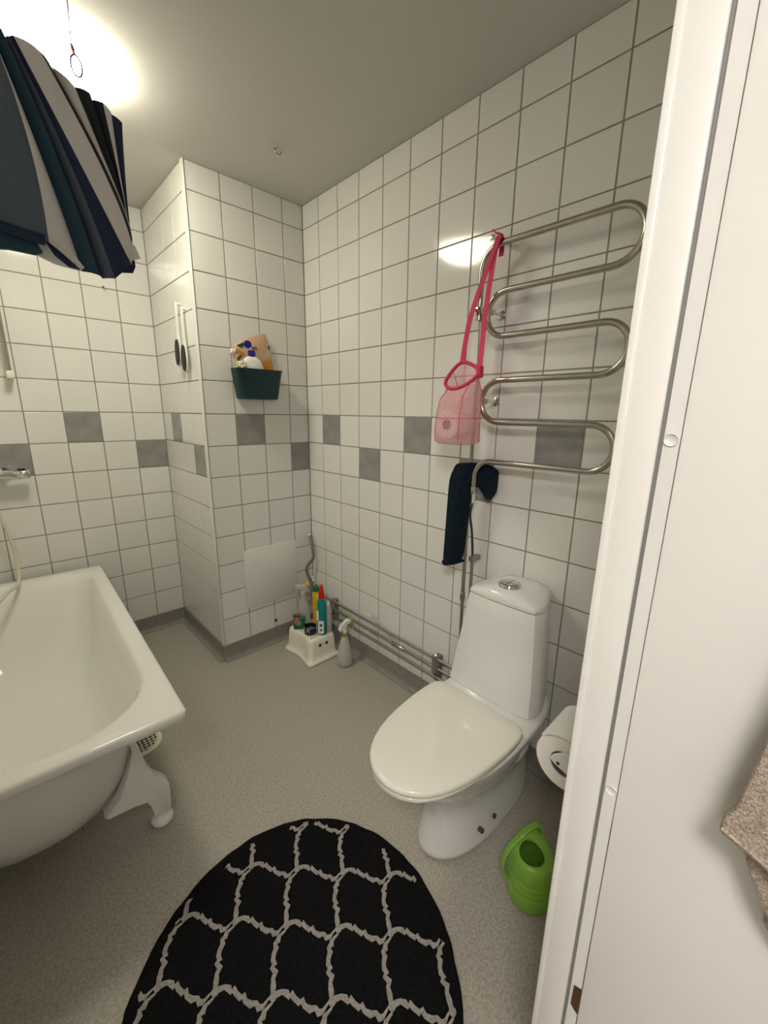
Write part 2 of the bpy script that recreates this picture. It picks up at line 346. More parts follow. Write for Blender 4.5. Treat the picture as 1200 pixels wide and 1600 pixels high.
# ------------------------------------------------------------------ floor drain
dr = thing('floor_drain', 'round off-white floor drain grate beside the bathtub', 'drain', (-1.062, -0.325, 0))
bm = bmesh.new(); lathe(bm, [(0.058, 0.0), (0.06, 0.0045), (0.075, 0.0045), (0.079, 0.0015), (0.079, 0.0), ], n=40, cap=(False, False)); link('ring', bm, 'cream_plastic', dr, True)
bm = bmesh.new(); lathe(bm, [(0.06, 0.0004), (0.0, 0.0005)], n=32, cap=(False, False)); link('drain_well', bm, 'dark', dr)
bm = bmesh.new()
for k in range(-3, 4):
    q = k * 0.0158; hl = math.sqrt(max(0.059 ** 2 - q * q, 0))
    box(bm, (q - 0.0021, -hl, 0.0008), (q + 0.0021, hl, 0.0036)); box(bm, (-hl, q - 0.0021, 0.0009), (hl, q + 0.0021, 0.0038))
link('grate', bm, 'cream_plastic', dr)
# ------------------------------------------------------------------ shower mixer, hose, slide rail on back wall
mx = thing('shower_mixer', 'chrome shower mixer on the back wall above the tub', 'tap', (-1.30, D, 1.012))
bm = bmesh.new(); lathe(bm, [(0.0, -0.16), (0.018, -0.158), (0.021, -0.15), (0.021, 0.045), (0.019, 0.048)], (0, -0.062, 0), (1, 0, 0)); link('mixer_body', bm, 'chrome', mx, True)
bm = bmesh.new(); lathe(bm, [(0.0205, 0.05), (0.0225, 0.053), (0.0225, 0.092), (0.019, 0.098), (0.0, 0.099)], (0, -0.062, 0), (1, 0, 0)); h = link('handle', bm, 'chrome', mx, True)
bm = bmesh.new(); box(bm, (0.055, -0.075, 0.02), (0.085, -0.05, 0.026), 0.002); link('button', bm, 'dark', h, True)
for x in (-0.12, 0.01):
    bm = bmesh.new(); lathe(bm, [(0.03, 0.0005), (0.03, 0.006), (0.014, 0.012), (0.014, 0.05)], (x, 0, 0), (0, -1, 0)); link('wall_flange', bm, 'chrome', mx, True)
bm = bmesh.new(); tube(bm, smoothpath([(-1.355, 0.556, 0.985), (-1.352, 0.552, 0.9), (-1.336, 0.548, 0.83), (-1.319, 0.543, 0.735), (-1.309, 0.535, 0.64), (-1.312, 0.50, 0.55), (-1.325, 0.44, 0.5165), (-1.365, 0.35, 0.5165), (-1.45, 0.26, 0.45), (-1.55, 0.25, 0.32)]), 0.0075, 10)
tag(link('shower_hose', bm, 'hosecream', None, True), 'yellowed cream shower hose looping down onto the tub rim', 'hose')
rl = thing('shower_rail', 'grey vertical shower slide rail with cream foot bracket on back wall', 'rail', (-1.205, D, 1.455))
bm = bmesh.new(); tube(bm, [(0, -0.05, 0.02), (0, -0.05, 0.62)], 0.0095, 12); link('bar', bm, 'steel', rl, True)
bm = bmesh.new(); box(bm, (-0.013, -0.066, -0.012), (0.013, -0.0005, 0.022), 0.005); link('bracket', bm, 'cream_plastic', rl, True)
bm = bmesh.new(); box(bm, (-0.013, -0.066, 0.61), (0.013, -0.0005, 0.645), 0.005); link('bracket', bm, 'cream_plastic', rl, True)
hk = thing('wall_hook', 'tiny dark metal screw hook in the back wall tiles', 'hook', (-0.783, D, 1.906))
bm = bmesh.new(); tube(bm, smoothpath([(0, 0.0, 0.004), (0, -0.010, 0.004), (0, -0.016, -0.002), (0, -0.015, -0.008)]), 0.003, 8); link('shank', bm, 'steel', hk, True)
bm = bmesh.new(); lathe(bm, [(0.006, 0.0003), (0.006, 0.003), (0.0035, 0.005)], (0, 0, 0.004), (0, -1, 0), 12); link('plate', bm, 'dark', hk, True)
bt = thing('wall_bolt', 'small dark brown bolt head low on the pillar tiles', 'bolt', (-0.264, 0, 0.13))
bm = bmesh.new(); lathe(bm, [(0.009, 0.0), (0.009, 0.004), (0.006, 0.007), (0, 0.007)], (0, 0, 0), (0, -1, 0), 6); link('head', bm, 'rawwood', bt)
bm = bmesh.new(); lathe(bm, [(0.011, 0.0), (0.011, 0.002), (0.006, 0.0025)], (0, 0, 0), (0, -1, 0), 14); link('washer', bm, 'steel', bt)
# ceiling hook
ch = thing('ceiling_hook', 'small open ring hook screwed into the ceiling', 'hook', (-0.333, -0.347, ZC))
bm = bmesh.new(); tube(bm, [(0.014 * math.cos(math.radians(d)) , 0.014 * math.sin(math.radians(d)) * 0.55, -0.02 + 0.014 * math.sin(math.radians(d)) * 0.85) for d in range(90, 391, 20)], 0.0025, 8); link('hook_ring', bm, 'pipe', ch, True)
bm = bmesh.new(); tube(bm, [(0, 0.008, -0.008), (0, 0.004, 0.0)], 0.003, 8); link('shank', bm, 'pipe', ch, True)
# ------------------------------------------------------------------ curtain rod, cord, striped shower curtain
bm = bmesh.new(); tube(bm, [(XL + 0.001, -0.582, 2.078), (-1.06, -0.582, 2.066), (-0.985, -0.582, 2.034), (-0.952, -0.582, 2.012)], 0.009, 12)
tag(link('curtain_rod', bm, 'white_plastic', None, True), 'thin white curtain rod hidden under the striped curtain', 'rod')
cr = thing('hanging_cord', 'thin cord from the ceiling with copper hook and purple ring holding the rod', 'cord', (-1.028, -0.60, 2.105))
bm = bmesh.new(); tube(bm, [(0.003, 0, 0.2128), (-0.004, 0, 0.058)], 0.0013, 6); link('string', bm, 'thread', cr)
bm = bmesh.new(); tube(bm, [(-0.004, 0, 0.060), (-0.002, 0, 0.05), (0, 0, 0.038)], 0.0035, 8, rad=[0.0025, 0.0045, 0.002]); link('hook', bm, 'copper', cr, True)
bm = bmesh.new(); tube(bm, [(0.001 + 0.0115 * math.cos(math.radians(d)), 0, 0.018 + 0.022 * math.sin(math.radians(d))) for d in range(-100, 261, 20)], 0.0019, 6); link('ring', bm, 'purple', cr, True)
# curtain: boundaries between stripes, (x, z, fold depth) at top, middle, bottom; folds hang over the rod
cu = thing('shower_curtain', 'striped navy grey and white shower curtain bundled over its rod', 'curtain', (0, -0.62, 0))
CB = [  # (top),(mid),(bottom), material of strip to the right of this boundary
    ((-1.36, 2.118, .000), (-1.38, 1.93, .0), (-1.40, 1.70, .0), 'c_slate'),
    ((-1.23, 2.113, -.012), (-1.25, 1.92, -.012), (-1.27, 1.69, -.012), 'c_navy'),
    ((-1.205, 2.112, .004), (-1.225, 1.91, -.004), (-1.236, 1.69, -.006), 'c_slate'),
    ((-1.191, 2.1100, -.015), (-1.152, 1.91, -.026), (-1.144, 1.70, -.034), 'c_white'),
    ((-1.187, 2.1090, .008), (-1.128, 1.90, .008), (-1.08, 1.658, .0), 'c_teal'),
    ((-1.166, 2.1085, -.010), (-1.098, 1.89, -.014), (-1.045, 1.654, -.012), 'c_black'),
    ((-1.160, 2.1065, .012), (-1.088, 1.885, .014), (-1.033, 1.6535, .012), 'c_slate'),
    ((-1.151, 2.1055, -.004), (-1.068, 1.88, -.006), (-1.008, 1.655, -.004), 'c_navy'),
    ((-1.146, 2.1040, -.014), (-1.045, 1.88, -.012), (-0.962, 1.70, .004), 'c_white'),
    ((-1.102, 2.1030, -.006), (-1.003, 1.90, -.006), (-0.955, 1.75, .004), 'c_black'),
    ((-1.080, 2.0920, .012), (-0.990, 1.91, .014), (-0.952, 1.78, .014), 'c_white'),
    ((-1.040, 2.067, .004), (-0.989, 1.93, .018), (-0.951, 1.80, .020), 'c_black'),
    ((-1.012, 2.064, -.004), (-0.980, 1.93, .010), (-0.950, 1.80, .026), 'c_navy'),
    ((-1.008, 2.058, .010), (-0.974, 1.93, .022), (-0.949, 1.80, .030), 'c_black'),
    ((-0.985, 2.057, .000), (-0.966, 1.93, .014), (-0.948, 1.80, .028), 'c_white'),
    ((-0.965, 2.047, .014), (-0.958, 1.92, .022), (-0.952, 1.74, .026), 'c_navy'),
    ((-0.944, 2.036, .010), (-0.950, 1.87, .022), (-0.949, 1.70, .028), None)]
CM = ['c_slate', 'c_navy', 'c_white', 'c_teal', 'c_black']
bm = bmesh.new()
def bz(b, t):
    p = [Vector(q) for q in b[:3]]
    l = [(1 - t) * (1 - 2 * t), 4 * t * (1 - t), t * (2 * t - 1)]
    v = p[0] * l[0] + p[1] * l[1] + p[2] * l[2]; return v
NS, NT = 5, 14
for i in range(len(CB) - 1):
    A, B = CB[i], CB[i + 1]; grid = []
    for r in range(-5, NT + 1):
        row = []
        for s in range(NS + 1):
            q = s / NS; t = max(r, 0) / NT
            a, b = bz(A, t), bz(B, t); v = a * (1 - q) + b * q
            w = (b - a).length; bul = -0.16 * min(w, 0.05) * math.sin(math.pi * q)
            y = v.z + bul; z = v.y
            if r < 0:   # over the rod and down behind
                k = -r / 5; z = v.y - 0.0 if False else v.y + 0.006 * math.sin(math.pi * min(1, k * 2)) - 0.38 * max(0, k - 0.4) ; y = v.z + bul + 0.092 * min(1, k * 1.8)
            row.append(bm.verts.new((v.x, y, z)))
        grid.append(row)
    for r in range(len(grid) - 1):
        for s in range(NS):
            f = bm.faces.new((grid[r][s], grid[r][s + 1], grid[r + 1][s + 1], grid[r + 1][s])); f.material_index = CM.index(A[3])
bmesh.ops.remove_doubles(bm, verts=bm.verts, dist=0.0002)
solid(link('folded_cloth', bm, CM, cu, True, 70), 0.0025)
# lower bottom fold: bottom strips show the doubled cloth, with a rolled hem at the left
def clothpatch(name, pts, m, par, y0, th=0.004):
    bm = bmesh.new(); extrude_poly(bm, [(x, y0, z) for x, z in pts], (0, th, 0)); return link(name, bm, m, par)
bm = bmesh.new(); tube(bm, smoothpath([(-1.40, -0.02, 1.735), (-1.3, -0.026, 1.722), (-1.24, -0.034, 1.712), (-1.19, -0.04, 1.703), (-1.152, -0.042, 1.700)]), 0.012, 10, rad=None); link('rolled_hem', bm, 'c_navy', cu, True)
bm = bmesh.new()
hp = [(-1.40, 1.735), (-1.3, 1.722), (-1.24, 1.712), (-1.172, 1.705), (-1.158, 1.676), (-1.172, 1.668), (-1.22, 1.668), (-1.24, 1.664), (-1.32, 1.672), (-1.40, 1.678)]
extrude_poly(bm, [(x, -0.030, z) for x, z in hp], (0, 0.012, 0)); link('hem_flap', bm, 'c_teal', cu)
bm = bmesh.new(); extrude_poly(bm, [(x, -0.012, z) for x, z in [(-1.17, 1.72), (-1.13, 1.74), (-1.075, 1.665), (-1.085, 1.656), (-1.135, 1.66), (-1.168, 1.672)]], (0, 0.006, 0)); link('inner_fold', bm, 'c_white', cu)
bm = bmesh.new(); extrude_poly(bm, [(x, -0.0155, z) for x, z in [(-1.155, 1.72), (-1.14, 1.72), (-1.118, 1.69), (-1.085, 1.657), (-1.108, 1.659), (-1.135, 1.68)]], (0, 0.003, 0)); link('inner_stripe', bm, 'c_navy', cu)
bm = bmesh.new(); extrude_poly(bm, [(x, .012, z) for x, z in [(-1.012, 1.70), (-0.972, 1.79), (-0.953, 1.77), (-0.950, 1.70), (-0.958, 1.683), (-1.012, 1.674)]], (0, 0.005, 0)); link('lower_corner', bm, 'c_navy', cu)
bm = bmesh.new(); extrude_poly(bm, [(-0.958, 0.0, 1.755), (-0.948, 0.0, 1.748), (-0.938, 0.002, 1.722), (-0.962, 0.0, 1.71)], (0, 0.006, 0)); link('corner_tab', bm, 'c_white', cu)
# ------------------------------------------------------------------ toilet
to = thing('toilet', 'white porcelain toilet with closed seat lid against right wall', 'toilet', (0, -1.398, 0))
def dring(xf, xb, hw, z, n=28, pf=2.2, back=0.85):
    """plan ring: rounded front at xf (negative), squarer back at xb"""
    out = []; cx = (xf + xb) / 2; a = (xb - xf) / 2
    for k in range(n):
        th = 2 * math.pi * k / n; c, s = math.cos(th), math.sin(th)
        p = pf if c < 0 else 3.6
        r = (abs(c) ** p + abs(s) ** p) ** (-1 / p)
        out.append(Vector((cx + a * r * c, hw * r * s, z)))
    return out
EGG = [(0, 0), (.0015, .018), (.005, .034), (.012, .052), (.022, .069), (.036, .087), (.056, .104), (.082, .120), (.115, .134), (.155, .1465), (.2, .1555), (.25, .162), (.30, .166), (.35, .1675), (.385, .1665), (.405, .163), (.418, .154), (.425, .142), (.428, .125)]
def egg(xt, xb, hw, z):
    """seat outline: rounded tip at xt, widest near the back, back edge at xb"""
    kx = (xb - xt) / .428; kw = hw / .1675
    h = [(xt + x * kx, w * kw) for x, w in EGG]
    return [Vector((x, w - .008, z)) for x, w in h] + [Vector((x, -w - .008, z)) for x, w in reversed(h[1:])]
bm = bmesh.new()
loft(bm, [dring(-.548, -.04, .110, 0), dring(-.55, -.04, .111, .012), dring(-.545, -.04, .107, .04), dring(-.528, -.04, .101, .10), dring(-.52, -.04, .099, .15), dring(-.535, -.035, .106, .20), dring(-.585, -.03, .135, .26), dring(-.645, -.03, .158, .32), dring(-.675, -.03, .168, .365), dring(-.69, -.03, .172, .385), dring(-.68, -.04, .165, .392)])
subsurf(link('pedestal_bowl', bm, 'porcelain', to, True, 60), 1)
for dx in (-.405, -.335):
    bm = bmesh.new(); lathe(bm, [(0.0075, -0.006), (0.0075, 0.009), (0.006, 0.010), (0, 0.010)], (dx, -.100, .072), (0, -1, 0), 14); link('bolt_cap', bm, 'rawwood', to, True)
bm = bmesh.new()
sr = [egg(-.732, -.32, .158, .394), egg(-.738, -.318, .162, .398), egg(-.738, -.318, .162, .406), egg(-.734, -.32, .159, .409)]
loft(bm, sr); link('seat_ring', bm, 'seat', to, True, 50)
bm = bmesh.new()
def inset(r, k, z):
    c = Vector((-.5, -.008, 0)); return [Vector((c.x + (p.x - c.x) * k, c.y + (p.y - c.y) * k, z)) for p in r]
e0 = egg(-.740, -.316, .167, .41)
loft(bm, [inset(e0, .985, .4095), inset(e0, 1.0, .413), inset(e0, 1.0, .421), inset(e0, .99, .4265), inset(e0, .965, .4295), inset(e0, .7, .4325), inset(e0, .3, .4335)])
link('seat_lid', bm, 'seat', to, True, 50)
def tk(xf, hw, z, bow=.008, xb=-.012, rc=.03, cy=.014):
    """tank plan: bowed front, rounded front corners, sides drawn in towards the wall"""
    out = []
    for k in range(17):
        t = -1 + 2 * k / 16; e = max(0, (abs(t) - .78) / .22)
        out.append(Vector((xf - bow * (1 - t * t) + rc * e ** 2.4, cy + hw * (t if abs(t) < .78 else math.copysign(.78 + .22 * math.sin(e * math.pi / 2) ** 1.0, t)), z)))
    dx = xb - xf - rc
    for q, w in ((.15, 1.0), (.4, .93), (.65, .82), (.85, .70), (1.0, .55)): out.append(Vector((xf + rc + dx * q, cy + hw * w, z)))
    out.append(Vector((xb, cy, z)))
    for q, w in ((1.0, .55), (.85, .70), (.65, .82), (.4, .93), (.15, 1.0)): out.append(Vector((xf + rc + dx * q, cy - hw * w, z)))
    return out
bm = bmesh.new()
loft(bm, [tk(-.215, .150, .386, xb=-.03), tk(-.238, .160, .388), tk(-.242, .163, .394), tk(-.238, .162, .41), tk(-.228, .156, .48), tk(-.215, .146, .57), tk(-.205, .136, .66), tk(-.199, .129, .715), tk(-.197, .127, .720)])
link('tank', bm, 'porcelain', to, True, 40)
bm = bmesh.new()
# rear deck of the bowl that carries the tank and the seat hinge
loft(bm, [tk(-.34, .155, .30, cy=0, xb=-.05), tk(-.355, .165, .355, cy=0, xb=-.05), tk(-.345, .158, .371, cy=0, xb=-.05)])
link('rear_deck', bm, 'porcelain', to, True, 40)
bm = bmesh.new(); loft(bm, [tk(-.243, .157, .369, xb=-.06), tk(-.243, .157, .3865, xb=-.06)]); link('tank_gap_shade', bm, 'dark', to)  # dark filler, drawn as the shadow line in the gap under the tank
for y in (-.075, .06):
    bm = bmesh.new(); lathe(bm, [(.011, .372), (.011, .405), (.008, .409), (0, .409)], (-.30, y, 0), n=16); link('hinge_post', bm, 'seat', to, True)
bm = bmesh.new()
def sc(r, k, z, arch=0.0):
    return [Vector((-.105 + (p.x + .105) * k, .014 + (p.y - .014) * k, z - arch * ((p.y - .014) / .127) ** 2)) for p in r]
t0 = tk(-.199, .129, 0)
loft(bm, [sc(t0, .95, .7212, 0), sc(t0, .97, .7232, 0), sc(t0, 1.0, .7242, 0), sc(t0, 1.0, .734, .004), sc(t0, .975, .747, .010), sc(t0, .9, .757, .014), sc(t0, .6, .764, .012), sc(t0, .2, .766, 0)])
link('tank_lid', bm, 'porcelain', to, True, 45)
bm = bmesh.new(); lathe(bm, [(0.036, 0.756), (0.036, 0.769), (0.033, 0.773), (0.029, 0.7725), (0.029, 0.770), (0, 0.770)], (-.140, .018, 0), n=32); btn = link('flush_button', bm, 'chrome', to, True)
for q in (-1, 1):
    bm = bmesh.new(); pts = [(-.140 + .0265 * math.cos(math.radians(a)), .018 + q * (.0015 + .0265 * math.sin(math.radians(a))), .7705) for a in range(0, 181, 15)]
    extrude_poly(bm, pts, (0, 0, .004)); link('push_plate', bm, 'chrome', btn)
# ------------------------------------------------------------------ towel radiator
PX = -0.066
ra = thing('towel_radiator', 'serpentine steel tube towel warmer on the right wall', 'radiator', (0, -1.39, 0))
bars = [1.834, 1.695, 1.560, 1.424, 1.288, 1.154]
YR, YLf = -1.548, -1.243
pts = [(PX, -1.143, 1.62), (PX, -1.143, 1.76)]
for a in range(0, 91, 10): pts.append((PX, -1.213 + .07 * math.cos(math.radians(a)), 1.764 + .07 * math.sin(math.radians(a))))
def arc(yc, za, zb, side):
    rr = (za - zb) / 2; zc = (za + zb) / 2
    return [(PX, yc - side * rr * math.sin(math.radians(a)), zc + rr * math.cos(math.radians(a))) for a in range(0, 181, 12)]
for k in range(0, 6):
    if k % 2 == 0: pts += arc(YR, bars[k], bars[k + 1], 1)
    elif k < 5: pts += arc(YLf, bars[k], bars[k + 1], -1)
for a in range(90, 181, 10): pts.append((PX, -1.225 - .06 * math.cos(math.radians(a)), 1.094 + .06 * math.sin(math.radians(a))))
pts.append((PX, -1.165, 1.03))
pp = [Vector(p) + Vector((0, 1.39, 0)) for p in pts]
bm = bmesh.new(); tube(bm, pp, 0.0098, 14); link('coil_tube', bm, 'steel', ra, True)
bm = bmesh.new(); tube(bm, [(-.055, -1.143 + 1.39, 1.66), (-.05, -1.143 + 1.39, 1.5), (-.045, -1.132 + 1.39, 1.1), (-.042, -1.13 + 1.39, .64)], 0.0068, 10); link('riser', bm, 'pipe', ra, True)
bm = bmesh.new(); lathe(bm, [(0.0068, 0), (0.011, 0.002), (0.011, 0.03), (0.0085, 0.034), (0.0085, 0.05), (0.0068, 0.052)], (-.042, 1.39 - 1.13, .59), n=6); tube(bm, [(-.042, .26, .6), (-.036, .262, .3)], 0.006, 8); link('lower_fitting', bm, 'pipe', ra)
bm = bmesh.new(); box(bm, (-.08, 1.39 - 1.156, 1.635), (-.045, 1.39 - 1.13, 1.66), 0.003); lathe(bm, [(0.006, 0), (0.006, 0.004), (0, 0.004)], (-.08, 1.39 - 1.143, 1.648), (-1, 0, 0), 10); link('clamp', bm, 'chrome', ra, True)
for z, y in ((1.862, -1.17), (1.638, -1.19), (1.357, -1.19)):
    bm = bmesh.new(); lathe(bm, [(0.015, 0.0009), (0.015, 0.004), (0.006, 0.007), (0.005, 0.052), (0.009, 0.055), (0.009, 0.062), (0, 0.063)], (0, 1.39 + y, z), (-1, 0, 0), 16); link('wall_bracket', bm, 'chrome', ra, True)
bm = bmesh.new(); lathe(bm, [(0.0098, 0.03), (0.012, 0.028), (0.012, 0.0), (0.009, -0.004), (0.009, -.03), (0.006, -.034)], (PX, 1.39 - 1.165, 1.03), n=12); link('end_fitting', bm, 'chrome', ra, True)
bm = bmesh.new(); tube(bm, smoothpath([(PX, .225, 1.0), (PX + .004, .235, .95), (-.05, .23, .88), (-.045, .224, .79)]), 0.0042, 8); link('cable', bm, 'dark', ra, True)
bm = bmesh.new(); box(bm, (-.055, 1.39 - 1.175, .765), (-.001, 1.39 - 1.155, .785), 0.002); tube(bm, [(-.045, .224, .79), (-.045, .224, .30)], 0.0062, 8); link('drop_pipe', bm, 'pipe', ra, True)
pl = thing('wall_clip', 'small white plastic pipe clip on the tiles beside the navy cloth', 'clip', (-.001, -1.008, 1.004))
bm = bmesh.new(); box(bm, (-.012, -.010, -.006), (0, .010, .006), .002); link('base', bm, 'white_plastic', pl, True)
bm = bmesh.new(); lathe(bm, [(.006, 0), (.006, .006), (.004, .008)], (-.011, 0, 0), (-1, 0, 0), 12); link('cap', bm, 'white_plastic', pl, True)
# ------------------------------------------------------------------ pink mesh bag with paper roll
bg = thing('mesh_bag', 'pink net bag hanging by its hot pink strap from the towel warmer', 'bag', (-.155, -1.12, 1.202))
def bagring(cx, cy, ax, ay, z, tx=0.0, n=20):
    out = []
    for k in range(n):
        a = 2 * math.pi * k / n; c, s = math.cos(a), math.sin(a); p = 3.2
        r = (abs(c) ** p + abs(s) ** p) ** (-1 / p); x = ax * r * c; y = ay * r * s
        out.append(Vector((cx + x, cy + y, z + tx * x - 0.28 * tx * y)))
    return out
bm = bmesh.new()
RC = [Vector(q) for q in ((.050, .008, .284), (.024, .028, .254), (-.008, .030, .216), (-.034, -.004, .196), (-.044, -.043, .191), (-.034, -.080, .206), (-.010, -.098, .230), (.022, -.080, .252), (.042, -.04, .272))]
def closed(P, n):
    out = []; m = len(P)
    for k in range(n):
        u = m * k / n; i = int(u); t = u - i
        p0, p1, p2, p3 = (P[(i + d) % m] for d in (-1, 0, 1, 2))
        out.append(0.5 * ((2 * p1) + (p2 - p0) * t + (2 * p0 - 5 * p1 + 4 * p2 - p3) * t * t + (3 * p1 - p0 - 3 * p2 + p3) * t ** 3))
    return out
RT = closed(RC, 20)
BR = [bagring(.0, -.024, .05, .060, .012), bagring(.0, -.024, .060, .070, .020), bagring(.0, -.022, .061, .071, .06), bagring(.0, -.026, .058, .067, .12), bagring(.0, -.033, .056, .063, .17, .15)]
loft(bm, BR + [RT], True, False)
bag = link('net_body', bm, 'pinkmesh', bg, True, 60)
bm = bmesh.new(); tube(bm, RT + [RT[0]], .006, 8); link('rim_binding', bm, 'pink', bg, True)
for c in (2, 7, 12, 17):
    bm = bmesh.new(); P = [q[c] for q in BR[1:]] + [RT[c]]
    tube(bm, P, .0012, 6); link('seam', bm, 'pink', bg, True)
bm = bmesh.new(); s0 = bagring(.0, -.0245, .0597, .0688, .098); tube(bm, s0 + [s0[0]], .001, 6); link('seam', bm, 'pink', bg, True)
top = Vector((.045, -.082, .648))
bm = bmesh.new(); ribbon(bm, smoothpath([(.006, -.094, .245), (.03, -.082, .33), (.052, -.072, .42), (.064, -.072, .51), (.071, -.080, .60), (.0735, -.086, .634), (.078, -.086, .645), (.089, -.086, .6495), (.1, -.084, .645), (.105, -.082, .625), (.103, -.082, .60)]), (0, 1, .1), .017, .002); link('strap', bm, 'pink', bg)
bm = bmesh.new(); ribbon(bm, smoothpath([(.048, .006, .283), (.050, -.004, .36), (.054, -.016, .43), (.060, -.042, .51), (.067, -.066, .58), (.0705, -.080, .62), (.0715, -.087, .637), (.077, -.089, .648), (.089, -.089, .6525)]), (0, 1, .2), .018, .002); link('strap', bm, 'pink', bg)
bm = bmesh.new(); ribbon(bm, smoothpath([(.089, -.090, .655), (.088, -.080, .660), (.087, -.070, .664), (.086, -.060, .674)]), (1, .3, .1), .016, .004); link('strap_knot', bm, 'pink', bg)
bm = bmesh.new(); box(bm, (-.008, -.106, .225), (.014, -.092, .262), .003); link('strap_patch', bm, 'pink', bg, True)
bm = bmesh.new()
RL = [(.018, -.046), (.018, .046), (.045, .046), (.048, .043), (.048, -.043), (.045, -.046), (.018, -.046)]
lathe(bm, [(r, h) for r, h in RL], (0, 0, 0), (1, 0, 0), 32, (False, False))
tr_ = thing('toilet_roll', 'spare toilet paper roll inside the pink net bag', 'toilet paper', (-.156, -1.1345, 1.279), 0.0)
link('paper', bm, 'paper', tr_, True)
bm = bmesh.new(); lathe(bm, [(.0178, -.047), (.0178, .047), (.0165, .047), (.0165, -.047), (.0178, -.047)], (0, 0, 0), (1, 0, 0), 24, (False, False)); link('core', bm, 'card', tr_, True)
# ------------------------------------------------------------------ navy cloth over the lower coil end
cl = thing('navy_cloth', 'dark navy terry cloth draped over the lowest towel warmer bend', 'cloth', (-.09, -1.14, .9))
def sheet(name, rows, m, par, th=.006, sub=1):
    bm = bmesh.new(); G = [[bm.verts.new(p) for p in r] for r in rows]
    for i in range(len(G) - 1):
        for j in range(len(G[0]) - 1): bm.faces.new((G[i][j], G[i][j + 1], G[i + 1][j + 1], G[i + 1][j]))
    o = link(name, bm, m, par, True, 80); solid(o, th)
    if sub: subsurf(o, sub)
    return o
CP = [(-.098, -1.066), (-.103, -1.082), (-.096, -1.098), (-.094, -1.112), (-.082, -1.126), (-.066, -1.140), (-.057, -1.150), (-.047, -1.166), (-.036, -1.185), (-.040, -1.205), (-.032, -1.225), (-.026, -1.240)]
CTOP = [1.085, 1.118, 1.136, 1.143, 1.144, 1.144, 1.144, 1.143, 1.142, 1.140, 1.132, 1.118]
CBOT = [.752, .748, .750, .753, .757, .764, 1.065, 1.06, 1.03, 1.008, 1.01, 1.05]
rows = []
for k in range(9):
    t = k / 8; row = []
    for i, (x, y) in enumerate(CP):
        z = CTOP[i] + (CBOT[i] - CTOP[i]) * t
        lead = (.006 if i < 6 else -.004) * math.sin(3.1 * t + i)
        row.append(Vector((x + lead * (1 if i < 5 else .4) + .09 - .012 * t * (i < 4), y + 1.14 - .010 * t * (i < 6) * (1 - i / 8) + (.012 * (1 - t) ** 3 * (-1 if i < 2 else 0)), z - .9)))
    rows.append(row)
sheet('terry_cloth', rows, 'navy_cloth', cl, .006)
bm = bmesh.new(); tube(bm, [p + Vector((-.001, 0, .004)) for p in rows[-1][:6]], .0052, 8); link('hem', bm, 'navy_cloth', cl, True)
# ------------------------------------------------------------------ towel on the door leaf
tw = thing('beige_towel', 'grey-beige terry towel hanging on the open door', 'towel', (-.853, -2.1, 1.0))
def tsheet(name, outline, x, th):
    bm = bmesh.new(); extrude_poly(bm, [(x, y, z) for y, z in outline], (th, 0, 0))
    o = link(name, bm, 'beige_terry', tw)
    md = o.modifiers.new('soft_edge', 'BEVEL'); md.width = .003; md.segments = 2; md.limit_method = 'ANGLE'; md.angle_limit = math.radians(60)
    return o
tsheet('upper_fold', [(.093, -.050), (.0925, -.036), (.086, -.018), (.078, .06), (.05, .25), (.0, .62), (-.1, .62), (-.2, .2), (-.24, -.15), (.0, -.10), (.058, -.062)], -.043, .014)
tsheet('under_fold', [(.088, -.045), (.078, -.06), (.067, -.09), (.053, -.118), (-.02, -.2), (-.2, -.3), (-.2, .3), (0, .3), (.06, .1)], -.026, .012)
tsheet('back_fold', [(.052, -.12), (.0495, -.145), (.04, -.158), (-.05, -.24), (-.2, -.34), (-.15, .2), (.0, .2)], -.012, .010)
bm = bmesh.new(); tube(bm, [(-.0445, .092, -.043), (-.0445, .058, -.056), (-.0445, 0, -.093)], .0022, 6); link('hem_seam', bm, 'beige_terry', tw, True)
# ------------------------------------------------------------------ toilet paper holder on the front wall
hx, hy, hz = -.60, -1.789, .694
tp = thing('paper_roll', 'toilet paper roll on holder, half hidden by the door frame', 'toilet paper', (hx, hy, hz))
bm = bmesh.new(); lathe(bm, [(.025, -.05), (.025, .05), (.051, .05), (.054, .046), (.054, -.046), (.051, -.05), (.025, -.05)], (0, 0, 0), (1, 0, 0), 40, (False, False)); link('paper', bm, 'paper', tp, True)
bm = bmesh.new(); lathe(bm, [(.0248, -.049), (.0248, .049), (.0235, .049), (.0235, -.049), (.0248, -.049)], (0, 0, 0), (1, 0, 0), 24, (False, False)); link('core', bm, 'card', tp, True)
hd = thing('paper_holder', 'white plastic toilet paper holder behind the door frame', 'holder', (hx, YD, hz))
bm = bmesh.new()
sp = [(YD - hy) * 0 + 0.0]
pts = [(-.058, 0.0, .040), (-.058, .05, .036), (-.058, .078, .028), (-.058, .092, .016), (-.058, .097, .008), (-.058, .095, .003), (-.058, .088, -.001), (-.058, .05, -.014), (-.058, 0.0, -.040)]
extrude_poly(bm, pts, (.004, 0, 0)); link('side_arm', bm, 'white_plastic', hd, True, 40)
bm = bmesh.new(); extrude_poly(bm, [(.054, q[1], q[2]) for q in pts], (.004, 0, 0)); link('side_arm', bm, 'white_plastic', hd, True, 40)
bm = bmesh.new(); lathe(bm, [(.0032, 0), (.0032, .0006), (0, .0006)], (-.0581, .082, .004), (-1, 0, 0), 10); link('pin_hole', bm, 'dark', hd)
bm = bmesh.new(); tube(bm, [(-.054, .076, 0), (.054, .076, 0)], .009, 12); link('spindle', bm, 'white_plastic', hd, True)
